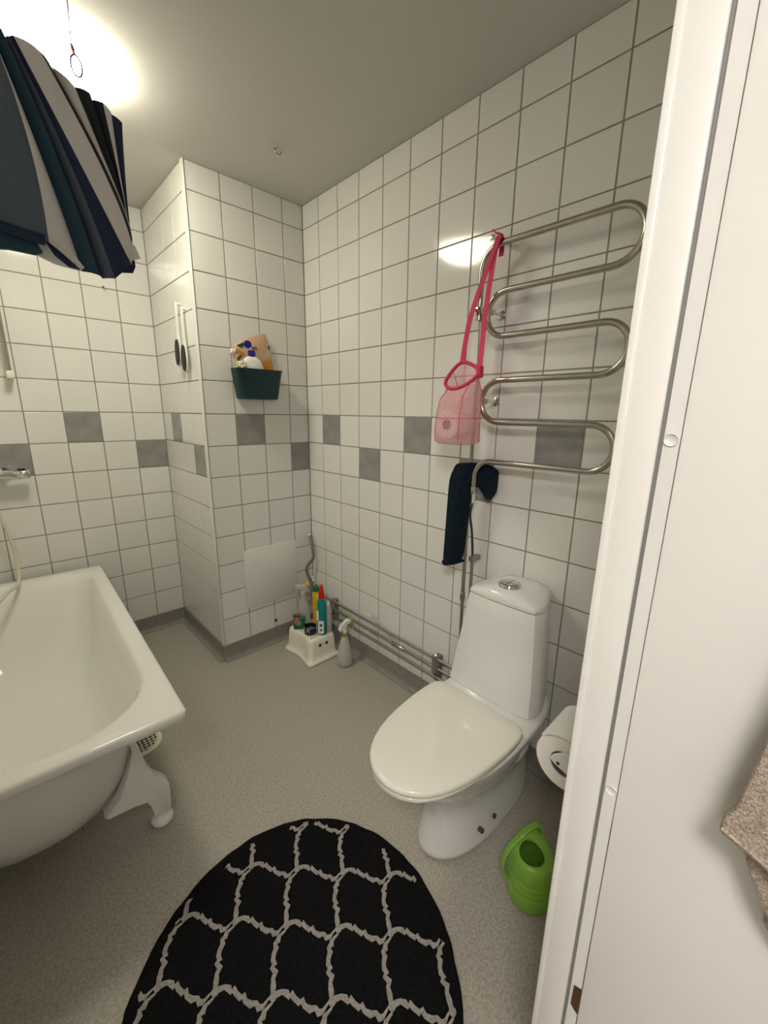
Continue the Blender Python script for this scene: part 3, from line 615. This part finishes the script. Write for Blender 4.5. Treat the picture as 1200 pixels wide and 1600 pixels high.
bm = bmesh.new(); P = [(-.052, .076 - .0575 * math.cos(math.radians(a)), .0575 * math.sin(math.radians(a))) for a in range(25, 141, 8)]
ribbon(bm, [(0, p[1], p[2]) for p in P], (1, 0, 0), .108, .003); link('cover', bm, 'white_plastic', hd, True, 40)
boxo('back_plate', (-.06, .0005, -.05), (.06, .004, .06), 'white_plastic', hd, .001)
# ------------------------------------------------------------------ watering can
wc = thing('watering_can', 'bright green plastic watering can on the floor by the door frame', 'watering can', (-.407, -1.664, 0))
wc.scale = (.76, .76, .78)
def circ(r, z, cx=0, cy=0, n=32, sx=1.0):
    return [Vector((cx + r * sx * math.cos(2 * math.pi * k / n), cy + r * math.sin(2 * math.pi * k / n), z)) for k in range(n)]
bm = bmesh.new()
prof = [(.072, 0), (.078, .004), (.080, .012), (.083, .03), (.085, .055), (.086, .075), (.0845, .078), (.0845, .082), (.086, .085), (.0855, .098), (.084, .101), (.084, .105), (.0852, .108), (.084, .121), (.0825, .124), (.0825, .128), (.083, .131), (.080, .150), (.076, .170), (.071, .182), (.064, .188)]
rings = [circ(r, z) for r, z in prof]
ox, oy = -.012, .0
rings += [circ(.046, .191, ox, oy), circ(.042, .188, ox, oy), circ(.042, .18, ox, oy), circ(.055, .16, 0, 0), circ(.07, .12), circ(.074, .02), circ(.05, .012)]
for q in rings[19:25]:
    for v in q: v.z += .5 * max(0, .69 * v.x + .723 * v.y)
loft(bm, rings); link('can_body', bm, 'green', wc, True, 60)
lft = Vector((-.723, .690, 0)); fwd = Vector((.690, .723, 0))
bm = bmesh.new()
hp = smoothpath([lft * .083 + Vector((0, 0, .075)), lft * .102 + Vector((0, 0, .10)), lft * .108 + Vector((0, 0, .14)), lft * .092 + fwd * .004 + Vector((0, 0, .19)), lft * .045 + fwd * .02 + Vector((0, 0, .235)), lft * -.005 + fwd * .04 + Vector((0, 0, .255)), lft * -.035 + fwd * .052 + Vector((0, 0, .245)), lft * -.05 + fwd * .055 + Vector((0, 0, .215)), lft * -.048 + fwd * .05 + Vector((0, 0, .18))])
ribbon(bm, hp, (.69, .72, 0), .022, .009)
hb = link('handle', bm, 'green', wc, True, 50); md = hb.modifiers.new('bev', 'BEVEL'); md.width = .003; md.segments = 2
bm = bmesh.new(); tube(bm, smoothpath([lft * -.075 + Vector((0, 0, .05)), lft * -.12 + Vector((0, 0, .10)), lft * -.155 + Vector((0, 0, .17)), lft * -.185 + Vector((0, 0, .215))]), .012, 12, rad=[.016 - .008 * k / 18 for k in range(19)]); link('spout', bm, 'green', wc, True)
# ------------------------------------------------------------------ round rug
rg = thing('bath_rug', 'round black bath rug with a grey trellis pattern on the floor', 'rug', (-.9875, -1.390, 0))
ux = Vector((.594, .804)); uy = Vector((-.804, .594)); RA, RB = .408, .380
def inrug(p, k=1.0): return (p.dot(ux) / RA) ** 2 + (p.dot(uy) / RB) ** 2 < k * k
bm = bmesh.new()
def er(k, z, jit=0.0):
    out = []
    for j in range(120):
        a = 2 * math.pi * j / 120; kk = k + jit * (math.sin(17 * a) + math.sin(29 * a + 1) + .6 * math.sin(41 * a))
        p = ux * RA * kk * math.cos(a) + uy * RB * kk * math.sin(a); out.append(Vector((p.x, p.y, z)))
    return out
loft(bm, [er(.985, 0.0005, .002), er(1.0, .004, .0025), er(.997, .009, .0025), er(.98, .0115, .001), er(.6, .0118), er(.1, .0118)]); link('pile', bm, 'black_rug', rg, True, 50)
N0 = Vector((-.951 + .9875, -1.076 + 1.390)); E1 = Vector((.0935, -.0985)); E2 = Vector((-.0925, -.0985))
bm = bmesh.new()
SH = [(0, 0), (.06, .3), (.14, .5), (.22, .4), (.27, .12), (.30, .4), (.36, .05), (.46, -.3), (.50, -.05), (.55, -.5), (.66, -.75), (.74, -.6), (.80, -.98), (.88, -.8), (.94, -.35), (1, 0)]
SV = [(0, 0), (.07, -.2), (.16, -.65), (.24, -.7), (.28, -1.0), (.34, -.75), (.44, -.9), (.52, -.85), (.57, -.55), (.62, -.8), (.68, -.25), (.76, -.4), (.86, -.22), (.94, -.1), (1, 0)]
def strip(A, B, s):
    d = (B - A); n = Vector((-d.y, d.x)).normalized(); prev = None; k = 0
    P = []
    for t, h in s:
        P.append(A + d * t + n * (.020 * h))
    for i in range(len(P)):
        if not inrug(P[i], .955): prev = None; continue
        tn = (P[min(i + 1, len(P) - 1)] - P[max(i - 1, 0)]).normalized(); nn = Vector((-tn.y, tn.x)); w = .0055 + .0009 * math.sin(i * 2.7)
        q = [P[i] + nn * w, P[i] - nn * w]
        cur = [bm.verts.new((q[0].x, q[0].y, .0120)), bm.verts.new((q[0].x, q[0].y, .0136)), bm.verts.new((q[1].x, q[1].y, .0136)), bm.verts.new((q[1].x, q[1].y, .0120))]
        if prev:
            for a in range(4): bm.faces.new((prev[a], prev[(a + 1) % 4], cur[(a + 1) % 4], cur[a]))
        prev = cur
for i in range(-6, 9):
    for j in range(-6, 9):
        A = N0 + E1 * i + E2 * j
        strip(A, A + E1, SH); strip(A, A + E2, SV)
        if inrug(A, .95): lathe(bm, [(.0085, .0121), (.0085, .0137), (0, .0138)], (A.x, A.y, 0), n=10)
tp_ = link('trellis_pattern', bm, 'grey_rug', rg)
# ------------------------------------------------------------------ step stool and the things on it
st = thing('step_stool', 'small cream-white plastic step stool in the corner carrying cleaning bottles', 'stool', (-.175, -.235, 0))
def stool_ring(ex, z, wx=.088, wy=.118, conc=.014, n=9):
    out = []; X, Y = wx + ex, wy + ex
    r = .022
    def edge(a, b, m, bow, nrm):
        return [Vector((a[0] + (b[0] - a[0]) * t + nrm[0] * bow * (1 - (2 * t - 1) ** 2) ** 1.5, a[1] + (b[1] - a[1]) * t + nrm[1] * bow * (1 - (2 * t - 1) ** 2) ** 1.5, z)) for t in [k / m for k in range(m + 1)]]
    def corner(cx, cy, a0):
        return [Vector((cx + r * math.cos(math.radians(a)), cy + r * math.sin(math.radians(a)), z)) for a in range(a0 + 18, a0 + 90, 18)]
    out += edge((X, -Y + r), (X, Y - r), n, -conc, (1, 0)) + corner(X - r, Y - r, 0)
    out += edge((X - r, Y), (-X + r, Y), n, 0, (0, 1)) + corner(-X + r, Y - r, 90)
    out += edge((-X, Y - r), (-X, -Y + r), n, conc, (1, 0)) + corner(-X + r, -Y + r, 180)
    out += edge((-X + r, -Y), (X - r, -Y), n, 0, (0, 1)) + corner(X - r, -Y + r, 270)
    return out
bm = bmesh.new()
loft(bm, [stool_ring(.008, 0), stool_ring(.014, .004), stool_ring(.014, .012), stool_ring(.009, .019), stool_ring(.004, .023), stool_ring(-.001, .05), stool_ring(-.005, .118), stool_ring(-.008, .131), stool_ring(-.014, .138), stool_ring(-.022, .140)])
link('stool_body', bm, 'cream_plastic', st, True, 50)
for x in (-.022, .02):
    bm = bmesh.new(); lathe(bm, [(.0092, -.004), (.0092, .0006), (.0085, .0009), (0, .0009)], (x, -.1155, .097), (0, -1, 0), 16); link('round_dot', bm, 'rawwood', st)
bm = bmesh.new()
for i in range(9):
    for j in range(13):
        x = -.06 + i * .015 + (.0075 if j % 2 else 0); y = -.09 + j * .015
        if x < .063: lathe(bm, [(.0034, .1401), (.0034, .1408), (0, .1408)], (x, y, 0), n=6)
o = link('grip_dots', bm, 'dark', st); o['kind'] = 'stuff'
ZS = .1409
def bottle(name, label, x, y, z, parts, group=None, rz=0.0, tilt=None, cat='bottle'):
    t = thing(name, label, cat, (x, y, z), rz)
    if tilt: t.rotation_euler = tilt
    for nm, m, prof in parts:
        bm = bmesh.new(); rings = []
        for q in prof:
            r, h = q[0], q[1]; sx = q[2] if len(q) > 2 else 1.0; cx = q[3] if len(q) > 3 else 0.0
            rings.append(circ(max(r, 1e-4), h, cx, 0, 20, sx))
        loft(bm, rings); link(nm, bm, m, t, True, 50)
    return t
b1 = bottle('cleaner_bottle', 'teal cleaner bottle with tall red cap on the step stool', -.160, -.318, ZS, [
    ('body', 'bteal', [(.020, 0, 1.2), (.022, .004, 1.2), (.022, .10, 1.15), (.023, .17, 1.1), (.021, .195), (.016, .207)]),
    ('cap', 'red', [(.017, .2075), (.0175, .214), (.016, .235), (.011, .268), (.0085, .283), (.004, .286)])], rz=math.radians(-41))
bm = bmesh.new(); box(bm, (-.019, -.0232, .01), (.012, -.0215, .085), .0008); box(bm, (-.026, -.0175, .085), (-.012, -.0160, .145), .0006); link('label', bm, 'white_plastic', b1)
bm = bmesh.new(); lathe(bm, [(.008, 0), (.008, .0008), (.005, .0008)], (-.003, -.0233, .06), (0, -1, 0), 12); lathe(bm, [(.006, 0), (.006, .0008), (0, .0008)], (-.003, -.0233, .032), (0, -1, 0), 10); link('label_emblem', bm, 'dgreen', b1)
bottle('scourer_bottle', 'yellow bottle with a dark green cap on the step stool', -.118, -.207, ZS, [
    ('body', 'yellow', [(.019, 0), (.021, .004), (.020, .06), (.021, .13), (.022, .17), (.020, .19), (.016, .198)]),
    ('cap', 'dgreen', [(.0165, .1985), (.018, .203), (.017, .218), (.012, .232), (.004, .238)])])
c1 = bottle('spray_bottle', 'clear spray bottle with yellow tip at back of step stool', -.165, -.150, ZS, [
    ('body', 'clear', [(.033, 0), (.035, .005), (.035, .07), (.033, .1), (.020, .135), (.012, .16), (.012, .175)]),
    ('collar', 'milky', [(.015, .172), (.015, .19), (.012, .2)])], rz=math.radians(-40))
bm = bmesh.new(); box(bm, (-.045, -.010, .2), (.02, .010, .232), .006); box(bm, (-.040, -.004, .15), (-.032, .004, .205), .002); link('spray_head', bm, 'milky', c1, True)
bm = bmesh.new(); lathe(bm, [(.010, 0), (.012, .006), (.009, .016), (.004, .018)], (.018, 0, .226), (.3, 0, 1), 14); link('tip', bm, 'yellow', c1, True)
bottle('pump_bottle', 'milky white bottle with narrow neck between spray bottle and yellow bottle', -.128, -.252, ZS, [
    ('body', 'milky', [(.018, 0), (.020, .004), (.020, .10), (.017, .13), (.011, .155), (.011, .165)]), ('cap', 'white_plastic', [(.012, .165), (.012, .188), (.009, .192)])])
bottle('soap_bottle', 'pale grey bottle half hidden behind the teal bottle', -.118, -.318, ZS, [
    ('body', 'milky', [(.017, 0, 1.1), (.019, .004, 1.1), (.019, .12, 1.1), (.015, .145), (.009, .155)]), ('cap', 'white_plastic', [(.0095, .155), (.0095, .172), (.006, .176)])])
sg = thing('sponge_packet', 'dark green sponge packet with tan print on the step stool', 'packet', (-.222, -.19, ZS), math.radians(-35))
bm = bmesh.new(); box(bm, (-.032, -.013, 0), (.032, .013, .072), .006, seg=3); link('wrapper', bm, 'dgreen', sg, True)
bm = bmesh.new(); loft(bm, [[Vector((x, -.0138 - dy, z)) for x, z in ((-.028, .045), (-.02, .07), (-.004, .068), (.006, .05), (.01, .035), (0, .022), (-.012, .03))] for dy in (0, .0012)]); link('picture', bm, 'skinprint', sg)
bm = bmesh.new(); box(bm, (-.034, -.01, .066), (.006, .01, .088), .006); link('top_flap', bm, 'brownprint', sg, True)
jr = thing('candle_jar', 'small dark navy jar with silver bow print on the step stool', 'jar', (-.205, -.272, ZS))
bm = bmesh.new(); lathe(bm, [(.028, 0), (.031, .003), (.033, .042), (.0325, .045), (.030, .045), (.029, .014), (0, .013)], n=32, cap=(True, False)); link('glass', bm, 'jar', jr, True)
bm = bmesh.new(); lathe(bm, [(.029, .0145), (.027, .022), (0, .023)], n=24); link('wax', bm, 'card', jr, True)
bm = bmesh.new()
dv = Vector((-.62, -.78, 0)); sd = Vector((.78, -.62, 0))
for a, b in ((( -.010, .036), (-.020, .014)), ((-.010, .036), (-.002, .012)), ((-.010, .036), (-.018, .030)), ((-.010, .036), (.0, .031))):
    tube(bm, [dv * .0325 + sd * a[0] + Vector((0, 0, a[1])), dv * .0325 + sd * b[0] + Vector((0, 0, b[1]))], .0015, 6)
lathe(bm, [(.0335, .040), (.0340, .0412), (.0335, .0424)], n=32, cap=(False, False)); link('bow_print', bm, 'silver', jr)
# white spray bottle on the floor
sb = bottle('plant_sprayer', 'white spray bottle with lime green trigger on floor beside the stool', -.112, -.455, 0.001, [
    ('body', 'milky', [(.034, 0), (.040, .004), (.042, .02), (.041, .05), (.034, .095), (.023, .135), (.0165, .160), (.014, .168)]),
    ('collar', 'limegreen', [(.0155, .168), (.0165, .171), (.0165, .186), (.0145, .188)]),
    ('neck', 'white_plastic', [(.0125, .188), (.011, .2), (.011, .212)])], rz=math.radians(-15))
bm = bmesh.new()
loft(bm, [[Vector((x, s * .010, z)) for x, z in ((-.034, .206), (-.020, .232), (.006, .252), (.030, .258), (.034, .244), (.012, .232), (-.004, .214), (-.012, .206), (-.028, .198))] for s in (-1, 1)])
link('spray_head', bm, 'white_plastic', sb, True, 40)
bm = bmesh.new()
loft(bm, [[Vector((x, s * .008, z)) for x, z in ((.022, .260), (.046, .256), (.052, .244), (.046, .226), (.052, .2), (.047, .197), (.037, .22), (.033, .236), (.024, .242))] for s in (-1, 1)])
link('trigger', bm, 'green', sb, True, 40)
# ------------------------------------------------------------------ corner hose, wall pipes, ring stick
bm = bmesh.new(); tube(bm, smoothpath([(-.022, -.016, .605), (-.03, -.045, .56), (-.034, -.062, .50), (-.038, -.06, .47), (-.055, -.035, .43), (-.062, -.028, .395), (-.052, -.034, .35), (-.042, -.04, .315), (-.04, -.05, .20)]), .0092, 10)
ho = tag(link('corner_hose', bm, 'hosegrey', None, True), 'bent grey hose running down the corner behind the stool', 'hose')
bm = bmesh.new(); lathe(bm, [(.011, 0), (.012, .002), (.010, .008), (.004, .010)], (-.018, -.010, .603), (-.4, -.4, .8), 12); link('end_collar', bm, 'chrome', ho, True)
bx = thing('white_clip', 'tiny white plastic clip above the bottles in the corner', 'clip', (-.04, -.062, .349))
for dz in (-.012, .004):
    bm = bmesh.new(); bmesh.ops.create_icosphere(bm, subdivisions=2, radius=.0075); bmesh.ops.translate(bm, verts=bm.verts, vec=(0, .0 + dz * .2, dz)); link('knob', bm, 'white_plastic', bx, True)
PG = 'three heating pipes along the right wall'
for z, lab in ((.262, 'topmost grey heating pipe along the foot of the right wall'), (.217, 'middle grey heating pipe of three along the right wall'), (.172, 'lowest grey heating pipe along the foot of the right wall')):
    bm = bmesh.new(); tube(bm, [(-.036, -.004, z + .008), (-.036, -.5, z + .004), (-.036, -1.22, z)], .0068, 10)
    o = tag(link('heating_pipe', bm, 'pipe', None, True), lab, 'pipe', PG)
    if abs(z - .217) < .001:
        bm = bmesh.new(); lathe(bm, [(.0075, 0), (.010, .003), (.010, .075), (.0075, .078)], (-.036, -.735, z + .001), (0, -1, 0), 12); link('coupling', bm, 'steel', o, True)
        bm = bmesh.new(); lathe(bm, [(.0072, 0), (.0085, .003), (.0085, .06), (.0072, .063)], (-.036, -.575, z + .002), (0, -1, 0), 12); link('coupling', bm, 'hosegrey', o, True)
for y, lab in ((-.245, 'dark pipe clamp on the wall pipes right behind the stool'), (-1.005, 'grey pipe clamp on the wall pipes beside the toilet')):
    t = thing('pipe_clamp', lab, 'clamp', (0, y, .16))
    bm = bmesh.new(); box(bm, (-.05, -.011, .006 + .03), (-.022, .011, .118), .003); link('strap', bm, 'pipe', t, True)
    bm = bmesh.new(); box(bm, (-.03, -.013, -.01), (-.0005, .013, .112), .002); link('bracket', bm, 'hosegrey', t, True)
    bm = bmesh.new(); lathe(bm, [(.007, 0), (.007, .004), (.004, .008), (0, .008)], (-.036, 0, .118), (0, 0, 1), 10); link('screw', bm, 'steel', t)
rs = thing('ring_stick', 'white plastic stick with ring end tucked behind the wall pipes', 'stick', (-.02, -.56, .306))
bm = bmesh.new(); tube(bm, [(-.006 + .013 * math.sin(math.radians(a)) * .5, .013 * math.cos(math.radians(a)), .013 * math.sin(math.radians(a))) for a in range(0, 361, 20)], .003, 8); link('ring', bm, 'white_plastic', rs, True)
bm = bmesh.new(); tube(bm, [(-.002, -.010, -.010), (.006, -.05, -.032), (.010, -.10, -.058), (.008, -.17, -.095)], .006, 10, rad=[.005, .0065, .007, .006]); link('shaft', bm, 'milky', rs, True)
# ------------------------------------------------------------------ access panel on the pillar
ap = thing('access_panel', 'plain white square access panel low on the pillar tiles', 'panel', (-.2735, 0, .426))
boxo('panel_sheet', (-.1575, -.0065, -.163), (.1575, -.0005, .164), 'tile2', ap, .0012)
bm = bmesh.new()
for sx in (-1, 1):
    for sz in (-1, 1): box(bm, (sx * .12 - .006, -.0008, sz * .12 - .006), (sx * .12 + .006, 0.0012, sz * .12 + .006))
o = link('fixings', bm, 'steel', ap); o['kind'] = 'stuff'
# ------------------------------------------------------------------ teal wall caddy with bathroom bottles
cdy = thing('wall_caddy', 'dark teal plastic caddy stuck on the pillar tiles', 'caddy', (-.312, 0, 1.37))
bm = bmesh.new()
def cr_(hw, d, z, i=0.0): return rrect(-hw + i, hw - i, -d + i, -.004 - i * .3, .022 - i * .3, z, 6, [.006, .006, .03, .03])
loft(bm, [cr_(.098, .072, 0, .01), cr_(.100, .074, .004), cr_(.119, .088, .135), cr_(.121, .090, .138), cr_(.121, .090, .141), cr_(.121, .090, .141, .004), cr_(.117, .086, .13, .004), cr_(.100, .074, .008, .004)]); link('tub', bm, 'teal', cdy, True, 50)
bm = bmesh.new(); box(bm, (-.09, -.006, .03), (.09, -.0005, .12), .002); link('mount_plate', bm, 'teal', cdy, True)
# pouch
po = thing('refill_pouch', 'peach and orange refill pouch standing at back of the caddy', 'pouch', (-.296, -.016, 1.384))
o2 = [(-.055, 0, .0), (-.11, 0, .15), (-.118, 0, .20), (-.112, 0, .235), (-.04, 0, .275), (.02, 0, .297), (.048, 0, .300), (.062, 0, .265), (.078, 0, .18), (.09, 0, .10), (.075, 0, .0)]
def scl(k, dy): 
    c = Vector((-.01, 0, .15)); return [c + (Vector(p) - c) * k + Vector((0, dy, 0)) for p in o2]
bm = bmesh.new(); loft(bm, [scl(.96, -.007), scl(1, -.003), scl(1, .002), scl(.96, .008)]); link('pouch_film', bm, 'peach', po, True, 50)
def patch(name, pts, m, par, y=-.0165, t=.003):
    bm = bmesh.new(); extrude_poly(bm, [(x, y, z) for x, z in pts], (0, t, 0)); return link(name, bm, m, par)
patch('orange_print', [(.004, .158), (.03, .172), (.072, .185), (.082, .12), (.082, .09), (.06, .04), (.035, .06), (.028, .11)], 'orange', po, -.0085)
patch('leaf_print', [(-.106, .232), (-.062, .252), (-.082, .222)], 'leafgreen', po, -.0085)
patch('leaf_print', [(-.110, .175), (-.09, .192), (-.07, .172), (-.102, .15)], 'leafgreen', po, -.0085)
patch('orange_print', [(-.110, .218), (-.075, .205), (-.07, .185), (-.09, .192), (-.111, .198)], 'orange', po, -.0085)
patch('grey_print', [(.045, .21), (.06, .235), (.072, .20), (.04, .19)], 'silver', po, -.0085)
patch('brown_print', [(.058, .245), (.065, .25), (.067, .225), (.056, .232)], 'brownprint', po, -.0085)
bm = bmesh.new(); lathe(bm, [(.011, 0), (.011, .016), (.009, .018)], (-.113, 0, .205), (-1, 0, .05), 14); link('screw_cap', bm, 'white_plastic', po, True)
fc = bpy.data.curves.new('print_text', 'FONT'); fc.body = 'ren'; fc.size = .028; fc.extrude = .0004
fo = bpy.data.objects.new('print_text', fc); COL.objects.link(fo)
dg = bpy.context.evaluated_depsgraph_get(); me = bpy.data.meshes.new_from_object(fo.evaluated_get(dg)); bpy.data.objects.remove(fo)
me.materials.clear(); me.materials.append(W['ink']); tx = bpy.data.objects.new('print_text', me); COL.objects.link(tx); tx.parent = po; tx.location = (-.040, -.0092, .222); tx.rotation_euler = (math.radians(90), 0, 0)
# lotion bottle
lb = bottle('lotion_bottle', 'white lotion bottle with deep blue flip cap in the caddy', -.342, -.051, 1.381, [
    ('body', 'white_plastic', [(.030, 0, 1.5), (.033, .004, 1.5), (.034, .11, 1.5), (.032, .135, 1.45), (.026, .155, 1.4), (.014, .168, 1.2), (.010, .170)]),
    ('cap', 'blue', [(.0165, .165), (.0165, .185), (.0145, .192), (.006, .193)])], rz=math.radians(-8))
lb.scale = (1.12, .5, 1.12)
bm = bmesh.new(); lathe(bm, [(.0, -.006), (.015, -.005), (.017, 0), (.015, .005), (0, .006)], (-.014, .004, .215), (0, -1, .2), 20, (False, False)); fl = link('flip_lid', bm, 'blue', lb, True)
bm = bmesh.new(); box(bm, (-.008, -.003, .19), (.002, .003, .206), .001); link('hinge', bm, 'milky', fl, True)
lf = thing('loofah', 'rough natural fibre loofah poking out of the caddy', 'loofah', (-.412, -.060, 1.500))
bm = bmesh.new(); bmesh.ops.create_icosphere(bm, subdivisions=3, radius=.024)
for v in bm.verts: v.co *= 1 + random.uniform(-.16, .16)
bmesh.ops.translate(bm, verts=bm.verts, vec=(.008, 0, .018)); link('fibre_mass', bm, 'loofah', lf)
bm = bmesh.new()
for k in range(16):
    a = random.uniform(0, 6.28); e = random.uniform(-.3, 1.2); d0 = Vector((math.cos(a) * math.cos(e), math.sin(a) * math.cos(e) * .6, math.sin(e)))
    tube(bm, [Vector((.004, 0, .02)) + d0 * .02, Vector((.0, 0, .022)) + d0 * .035, Vector((-.004, 0, .02)) + d0 * .046], .0011, 5)
o = link('loose_fibres', bm, 'loofah', lf); o['kind'] = 'stuff'
# ------------------------------------------------------------------ two white handled paddles on the pillar side
for i, (y, z0, lean, lab) in enumerate(((.182, 1.520, .008, 'slim white paddle with black oval pad, left one on the pillar side'), (.122, 1.490, .003, 'slim white paddle with black oval pad, right one on the pillar side'))):
    t = thing('foot_file', lab, 'paddle', (-WD - .017 - lean * .5, y, z0), group='two paddles hanging on the pillar side')
    bm = bmesh.new()
    sp_ = [(.0, -.004), (.018, .01), (.026, .045), (.026, .085), (.018, .12), (.008, .15), (.006, .2), (.006, .28), (.002, .285)]
    ol = [(y_, z_) for y_, z_ in sp_] + [(-y_, z_) for y_, z_ in reversed(sp_)]
    loft(bm, [[Vector((-.003 - lean * (1 - z / .28), yy, z)) for yy, z in ol], [Vector((.004 - lean * (1 - z / .28), yy, z)) for yy, z in ol]]); link('paddle', bm, 'white_plastic', t, True, 40)
    bm = bmesh.new(); ol2 = [(math.sin(math.radians(a)) * .023, .062 + .058 * math.cos(math.radians(a))) for a in range(0, 360, 20)]
    loft(bm, [[Vector((-.0095 - lean * (1 - z / .28), yy, z)) for yy, z in ol2], [Vector((-.0032 - lean * (1 - z / .28), yy, z)) for yy, z in ol2]]); link('pad', bm, 'dark', t, True, 40)
    bm = bmesh.new(); lathe(bm, [(.006, 0), (.006, .014 + lean * .5), (.003, .016 + lean * .5)], (.0165 + lean * .5, 0, .276), (-1, 0, 0), 10); link('hook', bm, 'white_plastic', t, True)
